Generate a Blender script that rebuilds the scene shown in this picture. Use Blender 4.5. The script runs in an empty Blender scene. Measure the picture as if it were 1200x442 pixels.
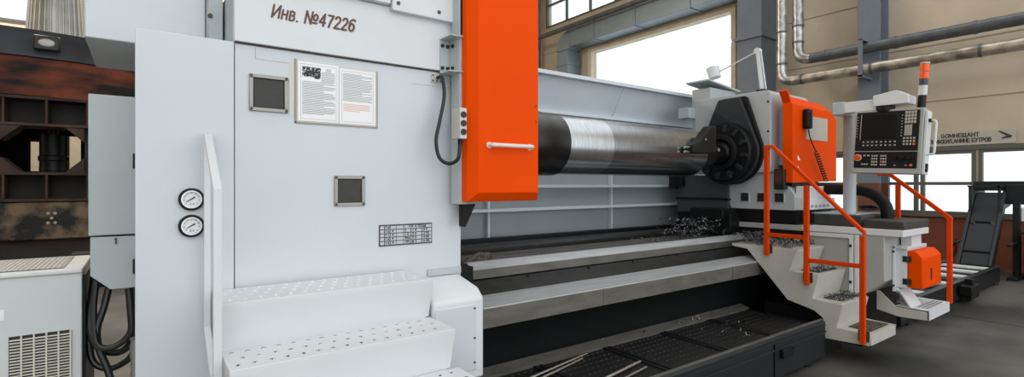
import bpy, bmesh, math, random
from mathutils import Vector, Matrix
random.seed(7)
S = bpy.context.scene
COL = S.collection
PI = math.pi

# ------------------------------------------------------------------ materials
def lin(c):
    return tuple(((v/255)/12.92 if v/255 <= .04045 else ((v/255+.055)/1.055)**2.4) for v in c) + (1,)
def mat(name, rgb, rough=.5, metal=0.0, noise=0.0, nscale=4.0, stretch=(1, 1, 1), rgb2=None, bump=0.0, spec=.5, lo=.35, hi=.65, detail=6):
    m = bpy.data.materials.new(name); m.use_nodes = True
    nt = m.node_tree; b = nt.nodes['Principled BSDF']
    b.inputs['Roughness'].default_value = rough; b.inputs['Metallic'].default_value = metal
    b.inputs['Specular IOR Level'].default_value = spec
    c = lin(rgb)
    if noise or rgb2:
        tc = nt.nodes.new('ShaderNodeTexCoord'); mp = nt.nodes.new('ShaderNodeMapping')
        mp.inputs['Scale'].default_value = stretch
        nz = nt.nodes.new('ShaderNodeTexNoise'); nz.inputs['Scale'].default_value = nscale; nz.inputs['Detail'].default_value = detail
        rp = nt.nodes.new('ShaderNodeValToRGB')
        rp.color_ramp.elements[0].position = lo; rp.color_ramp.elements[1].position = hi
        c2 = lin(rgb2) if rgb2 else tuple(v*(1-noise) for v in c[:3])+(1,)
        rp.color_ramp.elements[0].color = c2; rp.color_ramp.elements[1].color = c
        nt.links.new(tc.outputs['Object'], mp.inputs['Vector']); nt.links.new(mp.outputs[0], nz.inputs['Vector'])
        nt.links.new(nz.outputs[0], rp.inputs[0]); nt.links.new(rp.outputs[0], b.inputs['Base Color'])
        if bump:
            bp = nt.nodes.new('ShaderNodeBump'); bp.inputs['Strength'].default_value = bump; bp.inputs['Distance'].default_value = .02
            nt.links.new(nz.outputs[0], bp.inputs['Height']); nt.links.new(bp.outputs[0], b.inputs['Normal'])
    else:
        b.inputs['Base Color'].default_value = c
    return m
def emit(name, rgb, s):
    m = bpy.data.materials.new(name); m.use_nodes = True
    b = m.node_tree.nodes['Principled BSDF']; b.inputs['Base Color'].default_value = lin(rgb)
    b.inputs['Emission Color'].default_value = lin(rgb); b.inputs['Emission Strength'].default_value = s
    return m
def glassmat(name, tint=(235, 240, 240)):
    m = bpy.data.materials.new(name); m.use_nodes = True
    nt = m.node_tree; nt.nodes.clear()
    o = nt.nodes.new('ShaderNodeOutputMaterial'); mx = nt.nodes.new('ShaderNodeMixShader')
    t = nt.nodes.new('ShaderNodeBsdfTransparent'); t.inputs[0].default_value = lin(tint)
    g = nt.nodes.new('ShaderNodeBsdfGlossy'); g.inputs['Roughness'].default_value = .02
    mx.inputs[0].default_value = .04
    nt.links.new(t.outputs[0], mx.inputs[1]); nt.links.new(g.outputs[0], mx.inputs[2])
    nt.links.new(mx.outputs[0], o.inputs[0]); return m

M = {}
M['paint'] = mat('machine_light_grey', (205, 211, 216), .42, noise=.05, nscale=2.2)
M['paint2'] = mat('machine_white_grey', (216, 220, 223), .42, noise=.04, nscale=3)
M['cabgrey'] = mat('cabinet_grey', (178, 187, 190), .45, noise=.05, nscale=3)
M['midgrey'] = mat('tail_grey', (176, 181, 184), .45, noise=.06, nscale=3)
M['stairgrey'] = mat('stair_paint', (192, 191, 183), .5, noise=.08, nscale=5)
M['saddle'] = mat('saddle_paint', (166, 168, 163), .5, noise=.06, nscale=5)
M['seam'] = mat('dark_joint', (70, 60, 50), .7)
M['dark'] = mat('dark_casting', (17, 19, 21), .5, spec=.25, noise=.25, nscale=7)
M['black'] = mat('black_satin', (14, 15, 17), .45, spec=.3)
M['rubber'] = mat('black_rubber', (12, 12, 13), .6, spec=.3)
M['plate'] = mat('dark_plate', (36, 40, 45), .45, spec=.35)
M['rearbase'] = mat('rear_base_grey', (66, 72, 76), .5, spec=.3)
M['innerblack'] = mat('inner_shade_black', (6, 6, 7), .8, spec=.1)  # near-black colour stands in for the shade inside the ring frame
M['orange'] = mat('orange_paint', (236, 76, 0), .45, spec=.06, noise=.05, nscale=2)
M['railorange'] = mat('rail_orange', (218, 68, 6), .5, spec=.1, noise=.08, nscale=5)
M['steel'] = mat('ground_steel_lit', (196, 199, 201), .42, .35, noise=.2, nscale=3, stretch=(1, 9, 9))  # ground slideway tops, with skylight brightness put into the colour
M['steeldull'] = mat('dull_steel', (112, 110, 104), .45, .3, noise=.3, nscale=4, stretch=(1, 4, 4))
M['oldsteel'] = mat('oily_steel', (54, 54, 53), .4, .4, noise=.4, nscale=6, stretch=(1, 3, 3))
M['rollA'] = mat('turned_steel_bright', (188, 192, 196), .26, 1.0, noise=.25, nscale=9, stretch=(14, 1, 1))
M['rollB'] = mat('turned_steel', (150, 155, 160), .22, 1.0, noise=.3, nscale=9, stretch=(16, 1, 1))
M['rollblack'] = mat('roll_black', (10, 11, 13), .3, spec=.4)
M['chrome'] = mat('bright_metal', (200, 200, 200), .25, 1.0)
M['handle'] = mat('white_handle', (225, 215, 208), .35)
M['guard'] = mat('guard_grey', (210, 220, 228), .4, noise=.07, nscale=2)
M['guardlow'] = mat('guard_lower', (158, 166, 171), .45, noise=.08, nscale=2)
M['dimple'] = mat('worn_dimple', (240, 240, 238), .4)
M['spot'] = mat('dark_spot', (70, 66, 60), .6)
M['glassdark'] = mat('dark_glass', (48, 48, 45), .5, noise=.2, nscale=20)
M['frame'] = mat('window_frame_steel', (150, 148, 142), .35, .6)
M['paper'] = mat('paper', (238, 239, 240), .6)
M['ink'] = mat('ink_grey', (150, 154, 158), .7)
M['inkdark'] = mat('ink_dark', (52, 54, 56), .7)
M['inkorange'] = mat('ink_orange', (222, 188, 165), .7)
M['tape'] = mat('aged_tape', (206, 205, 202), .5)
M['tapedark'] = mat('tape_edge', (158, 148, 136), .6)
M['letter'] = mat('brown_letter', (98, 66, 48), .6)
M['letterdark'] = mat('sign_letter', (60, 58, 54), .6)
M['platemetal'] = mat('name_plate', (72, 76, 78), .4, .3)
M['platecell'] = mat('name_plate_cell', (190, 194, 198), .45)
M['cable'] = mat('cable_black', (18, 20, 22), .35)
M['socket'] = mat('socket', (26, 26, 26), .5)
M['termbox'] = mat('terminal_box', (196, 194, 188), .4, .2)
M['dial'] = mat('dial_white', (226, 228, 228), .4)
M['glass'] = glassmat('window_glass')
M['floor'] = mat('concrete_floor', (98, 95, 90), .5, rgb2=(44, 44, 45), nscale=.8, bump=.05, lo=.40, hi=.62, detail=9)
M['floorbrown'] = mat('stained_floor', (92, 82, 72), .6, rgb2=(52, 46, 42), nscale=2.2, stretch=(1, 4, 1), lo=.3, hi=.7)
M['wall'] = mat('wall_panel_taupe', (198, 184, 162), .8, noise=.12, nscale=1.2)
M['wallseam'] = mat('panel_joint', (140, 129, 114), .8)
M['dado'] = mat('dado_red_brown', (128, 70, 48), .8, noise=.2, nscale=3)
M['wallback'] = mat('back_wall', (218, 204, 182), .8, noise=.1)
M['column'] = mat('column_blue_grey', (112, 122, 132), .6, noise=.1, nscale=2)
M['columnred'] = mat('column_red_brown', (112, 66, 50), .7, noise=.15)
M['winframe'] = mat('window_frame', (92, 92, 86), .6)
M['duct'] = mat('duct_zinc', (142, 154, 164), .42, .5, noise=.1, nscale=2)
M['foil'] = mat('foil_wrap', (222, 222, 222), .3, .7, rgb2=(120, 120, 118), nscale=5, bump=.6, lo=.3, hi=.7)
M['pipe'] = mat('pipe_dark_grey', (104, 108, 112), .4, .5, noise=.3, nscale=5)
M['copper'] = mat('pipe_foil_warm', (206, 194, 182), .34, .6, rgb2=(128, 120, 110), nscale=4, bump=.5)
M['sign'] = mat('sign_grey', (182, 178, 168), .6)
M['convdark'] = mat('conveyor_dark', (28, 32, 36), .45, spec=.35, noise=.15, nscale=5)
M['slab'] = mat('rubber_slab', (58, 57, 54), .55, noise=.2, nscale=12)
M['screen'] = mat('screen', (5, 8, 9), .3, spec=.3)
M['panelblack'] = mat('panel_black', (12, 15, 17), .5, spec=.3)
M['key'] = mat('key_grey', (176, 174, 166), .5)
M['keyorange'] = mat('key_orange', (226, 104, 50), .5)
M['red'] = mat('stop_red', (214, 66, 34), .4)
M['yellow'] = mat('stop_ring', (226, 168, 120), .5)
M['lampo'] = mat('beacon_orange', (244, 92, 22), .25)
M['lampdark'] = mat('beacon_blue', (52, 60, 76), .3)
M['lampclear'] = mat('beacon_clear', (206, 208, 208), .25)
M['ringblue'] = mat('ring_blue_grey', (66, 76, 88), .5, rgb2=(38, 42, 48), nscale=1.2, lo=.35, hi=.7)
M['rust'] = mat('rust_red', (128, 62, 38), .75, rgb2=(20, 17, 16), nscale=1.5, stretch=(.6, 1, 2), lo=.42, hi=.62, detail=9)
M['rustframe'] = mat('frame_rust', (84, 62, 52), .75, rgb2=(44, 34, 30), nscale=2.5)
M['framedark'] = mat('frame_web', (56, 51, 48), .75, noise=.3, nscale=2)
M['mottled'] = mat('plinth_mottled', (128, 108, 86), .8, rgb2=(36, 38, 40), nscale=2.6, lo=.42, hi=.58, detail=10)
M['cone'] = mat('ribbed_silver', (176, 176, 172), .35, .8, noise=.2, nscale=3)
M['chip'] = mat('chip_steel', (150, 152, 154), .22, .9, noise=.8, nscale=25)
M['grid'] = mat('grating_black', (12, 13, 14), .5)
M['tab'] = mat('grating_worn', (96, 98, 98), .35, .8)
M['dirt'] = mat('tread_mesh', (96, 84, 70), .6, rgb2=(40, 36, 32), nscale=40, lo=.4, hi=.6)
M['chiller'] = mat('chiller_white', (206, 210, 212), .45, noise=.03)
M['louver'] = mat('louver', (216, 210, 198), .5)

# ------------------------------------------------------------------ mesh builder
SPLIT = set('''rib gusset shelf_plate web foot cover_bolt gusset_bolt vent_screw plate_screw screw bolt socket joint_flange clamp caster wheel
 levelling_foot cross_plate hinge latch jaw jaw_slot disc_bolt lower_rail pocket pocket_rim plug ledge_bolt slideway_joint top_cover key soft_key
 fixing_bolt handle_foot button incline_flange incline_joint incline_clip rim override_knob mounting_plate riser rim_strip joint_strip end_block
 stud support_leg riser'''.split())
class MB:
    def __init__(s): s.bm = bmesh.new(); s.mi = 0; s.extra = []
    def use(s, m): s.extra.append(m); s.mi = len(s.extra); return s
    def poly(s, vs, fs):
        v = [s.bm.verts.new(p) for p in vs]
        for f in fs:
            try: s.bm.faces.new([v[i] for i in f]).material_index = s.mi
            except ValueError: pass
        return s
    def box(s, x0, x1, y0, y1, z0, z1, R=None, c=None):
        vs = [Vector((x, y, z)) for x in (x0, x1) for y in (y0, y1) for z in (z0, z1)]
        if R is not None: vs = [Vector(c) + R @ (p-Vector(c)) for p in vs]
        return s.poly(vs, [(0, 1, 3, 2), (4, 6, 7, 5), (0, 4, 5, 1), (2, 3, 7, 6), (0, 2, 6, 4), (1, 5, 7, 3)])
    def prism(s, pts, a0, a1, axis='x'):
        """pts in the plane normal to axis: x->(y,z), y->(x,z), z->(x,y)"""
        def mk(p, a): return {'x': (a, p[0], p[1]), 'y': (p[0], a, p[1]), 'z': (p[0], p[1], a)}[axis]
        n = len(pts)
        return s.poly([mk(p, a0) for p in pts]+[mk(p, a1) for p in pts],
                      [tuple(range(n)), tuple(range(2*n-1, n-1, -1))]+[(i, (i+1) % n, n+(i+1) % n, n+i) for i in range(n)])
    def tube(s, path, r, n=10, cap=True, closed=False, sq=False):
        path = [Vector(p) for p in path]; N = len(path)
        rings = []; up = None
        for i, p in enumerate(path):
            a = path[i-1] if i else p; b = path[i+1] if i < N-1 else p
            t = (b-a).normalized()
            if up is None:
                up = Vector((0, 0, 1)) if abs(t.z) < .9 else Vector((1, 0, 0))
            u = (up - t*up.dot(t))
            u = u.normalized() if u.length > 1e-6 else t.orthogonal().normalized()
            up = u; w = t.cross(u)
            rr = r[i] if isinstance(r, (list, tuple)) else r
            off = PI/4 if sq else 0
            rings.append([s.bm.verts.new(p+(u*math.cos(2*PI*k/n+off)+w*math.sin(2*PI*k/n+off))*rr) for k in range(n)])
        for i in range(N-1):
            for k in range(n):
                s.bm.faces.new((rings[i][k], rings[i][(k+1) % n], rings[i+1][(k+1) % n], rings[i+1][k]))
        if cap:
            s.bm.faces.new(rings[0][::-1]); s.bm.faces.new(rings[-1])
        return s
    def cyl(s, p0, p1, r0, r1=None, n=20):
        return s.tube([p0, p1], [r0, r0 if r1 is None else r1], n)
    def lathe(s, prof, c, axis='x', n=48, a0=0, a1=2*PI, cap=True):
        """prof: (along, radius); c: centre of axis"""
        full = abs(a1-a0-2*PI) < 1e-6
        rings = []
        m = n if full else n+1
        for (l, r) in prof:
            ring = []
            for k in range(m):
                a = a0+(a1-a0)*k/n
                ca, sa = math.cos(a)*r, math.sin(a)*r
                p = {'x': (l, ca, sa), 'z': (ca, sa, l), 'y': (ca, l, sa)}[axis]
                ring.append(s.bm.verts.new((c[0]+p[0], c[1]+p[1], c[2]+p[2])))
            rings.append(ring)
        for i in range(len(rings)-1):
            for k in range(n):
                k2 = (k+1) % m
                s.bm.faces.new((rings[i][k], rings[i][k2], rings[i+1][k2], rings[i+1][k]))
        if full and not cap: pass
        elif full:
            if prof[0][1] > 1e-5: s.bm.faces.new(rings[0][::-1])
            if prof[-1][1] > 1e-5: s.bm.faces.new(rings[-1])
        else:
            try:
                s.bm.faces.new([r[0] for r in rings]); s.bm.faces.new([r[-1] for r in rings][::-1])
            except ValueError: pass
        return s
    def ball(s, c, r, n=12, sc=(1, 1, 1)):
        mtx = Matrix.Translation(c) @ Matrix.Diagonal((sc[0], sc[1], sc[2], 1))
        bmesh.ops.create_uvsphere(s.bm, u_segments=n, v_segments=max(6, n//2), radius=r, matrix=mtx); return s
    def xform(s, mtx):
        bmesh.ops.transform(s.bm, matrix=mtx, verts=s.bm.verts); return s
    def islands(s):
        s.bm.verts.index_update(); seen = set(); out = []
        for v in s.bm.verts:
            if v in seen: continue
            st = [v]; seen.add(v); grp = []
            while st:
                a = st.pop(); grp.append(a)
                for e in a.link_edges:
                    b = e.other_vert(a)
                    if b not in seen: seen.add(b); st.append(b)
            out.append(grp)
        return out
    def each(s, name, m, parent, **k):
        '''one object per separate piece'''
        res = []
        for grp in s.islands():
            ix = {v: i for i, v in enumerate(grp)}; g = set(grp)
            fs = {f for v in grp for f in v.link_faces}
            n = MB(); n.poly([v.co.copy() for v in grp], [[ix[v] for v in f.verts] for f in fs]); res.append(n.build(name, m, parent, split=False, **k))
        s.bm.free(); return res[0]
    def build(s, name, m, parent=None, origin=None, bev=0.0, smooth=True, seg=2, split=None):
        if split is None: split = parent is not None and name in SPLIT
        if split: return s.each(name, m, parent, bev=bev, smooth=smooth, seg=seg)
        bmesh.ops.recalc_face_normals(s.bm, faces=s.bm.faces)
        o0 = Vector((0, 0, 0))
        root = parent
        while root is not None and root.parent is not None: root = root.parent
        if root is not None: o0 = root.location.copy()
        elif origin is not None: o0 = Vector(origin)
        bmesh.ops.translate(s.bm, vec=-o0, verts=s.bm.verts)
        me = bpy.data.meshes.new(name); s.bm.to_mesh(me); s.bm.free()
        o = bpy.data.objects.new(name, me); COL.objects.link(o)
        me.materials.append(m)
        for x in s.extra: me.materials.append(x)
        if parent is not None: o.parent = parent
        else: o.location = o0
        if bev:
            bv = o.modifiers.new('bevel', 'BEVEL'); bv.width = bev; bv.segments = seg; bv.limit_method = 'ANGLE'; bv.angle_limit = math.radians(35)
        if smooth:
            for p in me.polygons: p.use_smooth = True
            try:
                me.set_sharp_from_angle(angle=math.radians(35))
            except Exception: pass
        return o
def tag(o, label, cat, group=None, kind=None):
    if label: o['label'] = label
    if cat: o['category'] = cat
    if group: o['group'] = group
    if kind: o['kind'] = kind
    return o
def thing(name, loc, label, cat, group=None):
    o = bpy.data.objects.new(name, None); COL.objects.link(o); o.location = loc
    o.empty_display_size = .1
    return tag(o, label, cat, group)
def struct(name, mb, m, parent=None, bev=0.0):
    o = mb.build(name, m, parent, bev=bev)
    if parent is None: o['kind'] = 'structure'
    return o
def text_mesh(body, size, mtx, shear=0.0, depth=.0015, align='LEFT', xs=1.0, bold=0.0):
    cu = bpy.data.curves.new('lettering', 'FONT'); cu.body = body; cu.size = size; cu.extrude = depth/2; cu.shear = shear
    cu.offset = bold; cu.align_x = align; cu.resolution_u = 3
    o = bpy.data.objects.new('lettering', cu); COL.objects.link(o)
    bpy.context.view_layer.update()
    dg = bpy.context.evaluated_depsgraph_get()
    me = bpy.data.meshes.new_from_object(o.evaluated_get(dg))
    bpy.data.objects.remove(o); bpy.data.curves.remove(cu)
    mb = MB(); mb.bm.from_mesh(me); bpy.data.meshes.remove(me)
    mb.xform(mtx @ Matrix.Diagonal((xs, 1, 1, 1))); return mb
def face_y(x, y, z): return Matrix.Translation((x, y, z)) @ Matrix.Rotation(PI/2, 4, 'X')         # text read from -y
def face_x(x, y, z): return Matrix.Translation((x, y, z)) @ Matrix.Rotation(-PI/2, 4, 'Z') @ Matrix.Rotation(PI/2, 4, 'X')  # read from -x

def _el(cx, cy, rx, ry, a0, a1, n=14): return [(cx+rx*math.cos(math.radians(a0+(a1-a0)*k/n)), cy+ry*math.sin(math.radians(a0+(a1-a0)*k/n))) for k in range(n+1)]
GL = {
 'И': (.72, [[(.08, 1), (.08, 0), (.64, 1), (.64, 0)]]), 'н': (.56, [[(.08, .72), (.08, 0)], [(.48, .72), (.48, 0)], [(.08, .38), (.48, .38)]]),
 'в': (.54, [[(.08, .72), (.08, 0), (.32, 0)]+_el(.30, .19, .17, .19, -90, 90)+[(.08, .38)], [(.08, .72), (.28, .72)]+_el(.27, .55, .15, .17, 90, -90)]),
 '.': (.26, [[(.1, 0), (.12, 0)]]), ',': (.26, [[(.12, .02), (.08, -.16)]]), ' ': (.36, []),
 '№': (1.22, [[(.08, 0), (.08, 1), (.60, 0), (.60, 1)], _el(.95, .58, .18, .25, 0, 360, 20), [(.78, .12), (1.12, .12)]]),
 '4': (.60, [[(.42, 0), (.42, 1), (.04, .28), (.56, .28)]]), '7': (.58, [[(.05, .98), (.54, .98), (.34, .5), (.24, 0)]]),
 '2': (.60, [_el(.30, .72, .22, .27, 165, -25)+[(.06, 0), (.55, 0)]]),
 '6': (.60, [_el(.36, .62, .29, .37, 50, 180)+_el(.30, .31, .23, .31, 180, 540, 22)]),
 'G': (.74, [_el(.38, .5, .30, .5, 50, 360, 20)+[(.42, .5)]]), 'О': (.78, [_el(.39, .5, .31, .5, 0, 360, 22)]), 'М': (.84, [[(.08, 0), (.08, 1), (.42, .2), (.76, 1), (.76, 0)]]),
 'Н': (.72, [[(.08, 1), (.08, 0)], [(.62, 1), (.62, 0)], [(.08, .5), (.62, .5)]]), 'Е': (.64, [[(.58, 1), (.08, 1), (.08, 0), (.58, 0)], [(.08, .5), (.5, .5)]]),
 'Щ': (.92, [[(.08, 1), (.08, 0), (.84, 0), (.84, -.16)], [(.42, 1), (.42, 0)], [(.76, 1), (.76, 0)]]), 'А': (.74, [[(.04, 0), (.37, 1), (.70, 0)], [(.16, .34), (.58, .34)]]),
 'Т': (.68, [[(.04, 1), (.64, 1)], [(.34, 1), (.34, 0)]]), 'П': (.72, [[(.08, 0), (.08, 1), (.62, 1), (.62, 0)]]), 'Ж': (.94, [[(.46, 1), (.46, 0)], [(.06, 1), (.46, .5), (.06, 0)], [(.86, 1), (.46, .5), (.86, 0)]]),
 'Л': (.72, [[(.04, 0), (.14, .08), (.22, 1), (.62, 1), (.62, 0)]]), 'Б': (.66, [[(.56, 1), (.08, 1), (.08, 0), (.36, 0)]+_el(.34, .28, .24, .28, -90, 90)+[(.08, .56)]]),
 'У': (.68, [[(.06, 1), (.36, .38)], [(.62, 1), (.30, .1), (.10, .0)]]), 'Р': (.64, [[(.08, 0), (.08, 1), (.36, 1)]+_el(.34, .72, .24, .28, 90, -90)+[(.08, .44)]]),
 'В': (.66, [[(.08, .5), (.08, 0), (.36, 0)]+_el(.36, .26, .22, .26, -90, 90)+[(.08, .52), (.08, 1), (.34, 1)]+_el(.33, .76, .2, .24, 90, -90)]),
}
def stroke_text(body, size, mtx, wd, shear=0.0, xs=1.0):
    '''painted letters as thin strokes; returns one mesh builder per word and the advance'''
    out = []; x = 0; mb = MB(); nn = 0
    for ch in body:
        if ch == ' ':
            x += GL[' '][0]; out.append(mb); mb = MB(); continue
        w_, ls = GL[ch]
        for ln in ls:
            pts = [Vector(((x+px+shear*py)*size*xs, py*size)) for px, py in ln]
            for a, b in zip(pts[:-1], pts[1:]):
                d = (b-a); an = math.atan2(d.y, d.x)
                cap = [a+Vector((math.cos(an+q), math.sin(an+q)))*wd for q in [PI/2+PI*k/6 for k in range(7)]]+[b+Vector((math.cos(an+q), math.sin(an+q)))*wd for q in [-PI/2+PI*k/6 for k in range(7)]]
                mb.prism([tuple(p) for p in cap], -.0008, .0012+nn*.00003, 'z'); nn += 1
        x += w_+.10
    out.append(mb)
    for m_ in out: m_.xform(mtx)
    return out
def arc(c, r, a0, a1, n, plane='xz'):
    out = []
    for k in range(n+1):
        a = a0+(a1-a0)*k/n; u, w = r*math.cos(a), r*math.sin(a)
        out.append({'xz': (c[0]+u, c[1], c[2]+w), 'yz': (c[0], c[1]+u, c[2]+w), 'xy': (c[0]+u, c[1]+w, c[2])}[plane])
    return out
def spline(pts, n=8):
    P = [Vector(p) for p in pts]; P = [P[0]*2-P[1]]+P+[P[-1]*2-P[-2]]
    out = []
    for i in range(1, len(P)-2):
        for k in range(n):
            t = k/n; a, b, c, d = P[i-1:i+3]
            out.append(.5*((2*b)+(c-a)*t+(2*a-5*b+4*c-d)*t*t+(3*b-a-3*c+d)*t**3))
    out.append(P[-2]); return out

# ================================================================== SETTING
XW, YB = 14.0, 17.3
mb = MB(); mb.box(-9, XW+.3, -6, YB+.3, -.2, 0); fl = struct('floor', mb, M['floor'])
mb = MB(); mb.box(-9, 14, -1.2, -1.19, -.01, .0015).box(-9, 14, .95, .96, -.01, .0015).box(8.6, 8.61, -6, 2.1, -.01, .0015); struct('floor_joint', mb, M['black'], fl)
# right wall, pieces round its openings (spans y, z)
def wallpiece(mb, y0, y1, z0, z1): mb.box(XW, XW+.3, y0, y1, z0, z1)
W1 = (5.12, 7.0); W2 = (2.9, 4.50); W3 = (.6, 2.86)
mb = MB()
wallpiece(mb, -6, .6, 1.05, 2.45)
wallpiece(mb, 4.50, 5.12, 1.05, 2.45); wallpiece(mb, 7.0, 17.3, 1.05, 2.45); wallpiece(mb, 2.86, 2.9, 1.05, 2.45)
wallpiece(mb, -6, 8.16, 2.45, 10.6); wallpiece(mb, 14.2, 17.3, 2.45, 8.35); wallpiece(mb, 8.16, 14.2, 2.45, 2.8)
wallpiece(mb, 8.16, 14.2, 6.9, 8.35); wallpiece(mb, 8.16, 9.2, 8.35, 10.6); wallpiece(mb, 16.75, 17.3, 8.35, 10.6)
wallpiece(mb, 9.2, 16.75, 10.3, 10.6)
wr = struct('wall_right', mb, M['wall'])
mb = MB()
for z in (3.52, 4.75, 6.0, 7.25):
    mb.box(XW-.006, XW, -6, 8.1, z, z+.025)
    if z > 7: mb.box(XW-.006, XW, 8.1, 17, z, z+.025)
struct('panel_joint', mb, M['wallseam'], wr)
mb = MB(); mb.box(XW-.04, XW+.3, -6, 17.3, 0, 1.02); struct('trim_1', mb, M['dado'])
mb = MB(); mb.box(XW-.10, XW+.3, -6, 7.4, 1.02, 1.07); struct('trim_2', mb, M['winframe'])
mb = MB(); mb.box(XW-.05, XW, -6, 7.2, 2.44, 2.53); struct('trim_3', mb, M['winframe'])
def window(n, y0, y1, z0, z1, ys, zs, w=.07, x=XW):
    mb = MB()
    mb.box(x-.02, x+.1, y0, y0+w, z0, z1).box(x-.02, x+.1, y1-w, y1, z0, z1)
    mb.box(x-.02, x+.1, y0+w, y1-w, z0, z0+w).box(x-.02, x+.1, y0+w, y1-w, z1-w, z1)
    for y in ys: mb.box(x-.01, x+.09, y-w/2, y+w/2, z0+w, z1-w)
    yy = [y0+w-w/2]+sorted(ys)+[y1-w+w/2]
    for z in zs:
        for a, b in zip(yy[:-1], yy[1:]): mb.box(x-.01, x+.09, a+w/2, b-w/2, z-w/2, z+w/2)
    o = mb.build('window_%d' % n, M['winframe']); o['kind'] = 'structure'
    g = MB(); g.box(x+.036, x+.044, y0+w/2, y1-w/2, z0+w/2, z1-w/2); g.build('pane', M['glass'], o)
    return o
window(1, *W1, 1.07, 2.44, [6.05], [1.74], .06)
window(2, *W2, 1.07, 2.44, [3.80, 3.92], [1.74], .07)
window(3, *W3, 1.07, 2.44, [2.05, 1.3], [1.74], .06)
window(4, 9.2, 16.75, 8.35, 10.3, [10.4, 11.6, 12.85, 14.15, 15.5], [9.3], .07)
# large gate opening: frame and pane
mb = MB()
mb.box(XW-.06, XW+.24, 14.02, 14.2, 2.8, 6.9).box(XW-.06, XW+.24, 8.16, 8.3, 2.8, 6.9).box(XW-.06, XW+.24, 8.3, 14.02, 6.78, 6.9)
gate = struct('window_5', mb, M['wallback'])
mb = MB(); mb.box(XW+.1, XW+.11, 8.3, 14.02, 2.8, 6.78); mb.build('pane', M['glass'], gate)
# back wall with a window high on the left
wx0, wx1, wz0, wz1 = -4.2, -.9, 5.7, 6.55
mb = MB()
mb.box(-9, wx0, YB, YB+.3, 0, 10.6).box(wx1, XW, YB, YB+.3, 0, 10.6).box(wx0, wx1, YB, YB+.3, 0, wz0).box(wx0, wx1, YB, YB+.3, wz1, 10.6)
struct('wall_back', mb, M['wallback'])
mb = MB()
w = .07
mb.box(wx0, wx1, YB-.02, YB+.1, wz0, wz0+w).box(wx0, wx1, YB-.02, YB+.1, wz1-w, wz1)
for x in (wx0, -3.1, -2.0, wx1-w): mb.box(x, x+w, YB-.02, YB+.1, wz0+w, wz1-w)
o = struct('window_6', mb, M['winframe'])
g = MB(); g.box(wx0+.03, wx1-.03, YB+.036, YB+.044, wz0+.03, wz1-.03); g.build('pane', M['glass'], o)

mb = MB(); mb.box(-9.3, -9, -6, YB+.3, 0, 10.6); struct('shade_wall_left', mb, M['wallback'])  # unseen wall added to cut the light from the left
mb = MB(); mb.box(-9.3, 8.2, 3.2, YB+.3, 10.6, 10.9).box(1.6, 8.2, -6, 3.2, 10.6, 10.9).box(8.2, XW+.3, 10, YB+.3, 10.6, 10.9)
struct('shade_ceiling', mb, M['wallback'])  # unseen roof slabs added to block light, gaps left as skylights
# wall columns (I-sections standing at the right wall)
def column(y0, y1, x0, label, redto=None):
    t = thing('steel_column', (x0, (y0+y1)/2, 0), label, 'column')
    x1 = XW-.05; ym = (y0+y1)/2
    zb = redto or 0
    mb = MB()
    mb.box(x0, x0+.06, y0, y1, zb, 10.5).box(x0+.06, x1, ym-.02, ym+.02, zb, 10.5).box(x1, x1+.04, y0, y1, zb, 10.5)
    mb.build('shaft', M['column'], t, bev=.005)
    if redto:
        mb = MB()
        mb.box(x0, x0+.06, y0, y1, 0, redto).box(x0+.06, x1, ym-.02, ym+.02, 0, redto).box(x1, x1+.04, y0, y1, 0, redto)
        tag(mb.build('painted_foot', M['columnred'], t, bev=.005), 'red brown painted foot', None)
    return t
column(4.42, 4.86, 13.45, 'blue grey steel column between the windows, behind the two long pipes', 1.75)
t = thing('steel_column', (13.2, 7.3, 0), 'broad blue grey boxed column at the edge of the big bright opening', 'column')
mb = MB(); mb.box(13.2, 13.95, 7.0, 7.68, 0, 10.5); mb.build('shaft', M['column'], t, bev=.01)
mb = MB(); mb.box(13.14, 13.95, 6.94, 7.74, 5.62, 5.72); mb.build('collar', M['column'], t, bev=.01)

# ventilation duct with drop
t = thing('ventilation_duct', (13.5, 14.9, 7.0), 'grey rectangular ventilation duct running above the big bright opening', 'duct')
mb = MB(); mb.box(13.28, 13.95, 7.72, 14.55, 7.0, 7.65); mb.build('horizontal_run', M['duct'], t, bev=.01)
mb = MB()
pr = [(14.55, 7.0), (14.55, 7.65)]+[(14.55+.72*math.sin(a), 6.93+.72*math.cos(a)) for a in [PI/2*k/8 for k in range(1, 9)]]+[(14.62, 6.93)]
mb.prism(pr, 13.28, 13.95, 'x'); mb.build('elbow', M['duct'], t)
mb = MB(); mb.box(13.30, 13.93, 14.64, 15.25, 4.2, 6.92).box(13.26, 13.97, 14.6, 15.29, 6.35, 6.42).box(13.26, 13.97, 14.6, 15.29, 5.85, 5.92)
mb.build('drop', M['duct'], t, bev=.008)
mb = MB()
for y in (9.2, 11.3, 13.2, 14.5): mb.box(13.25, 13.97, y, y+.05, 6.97, 7.68)
mb.build('joint_flange', M['duct'], t)
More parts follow.
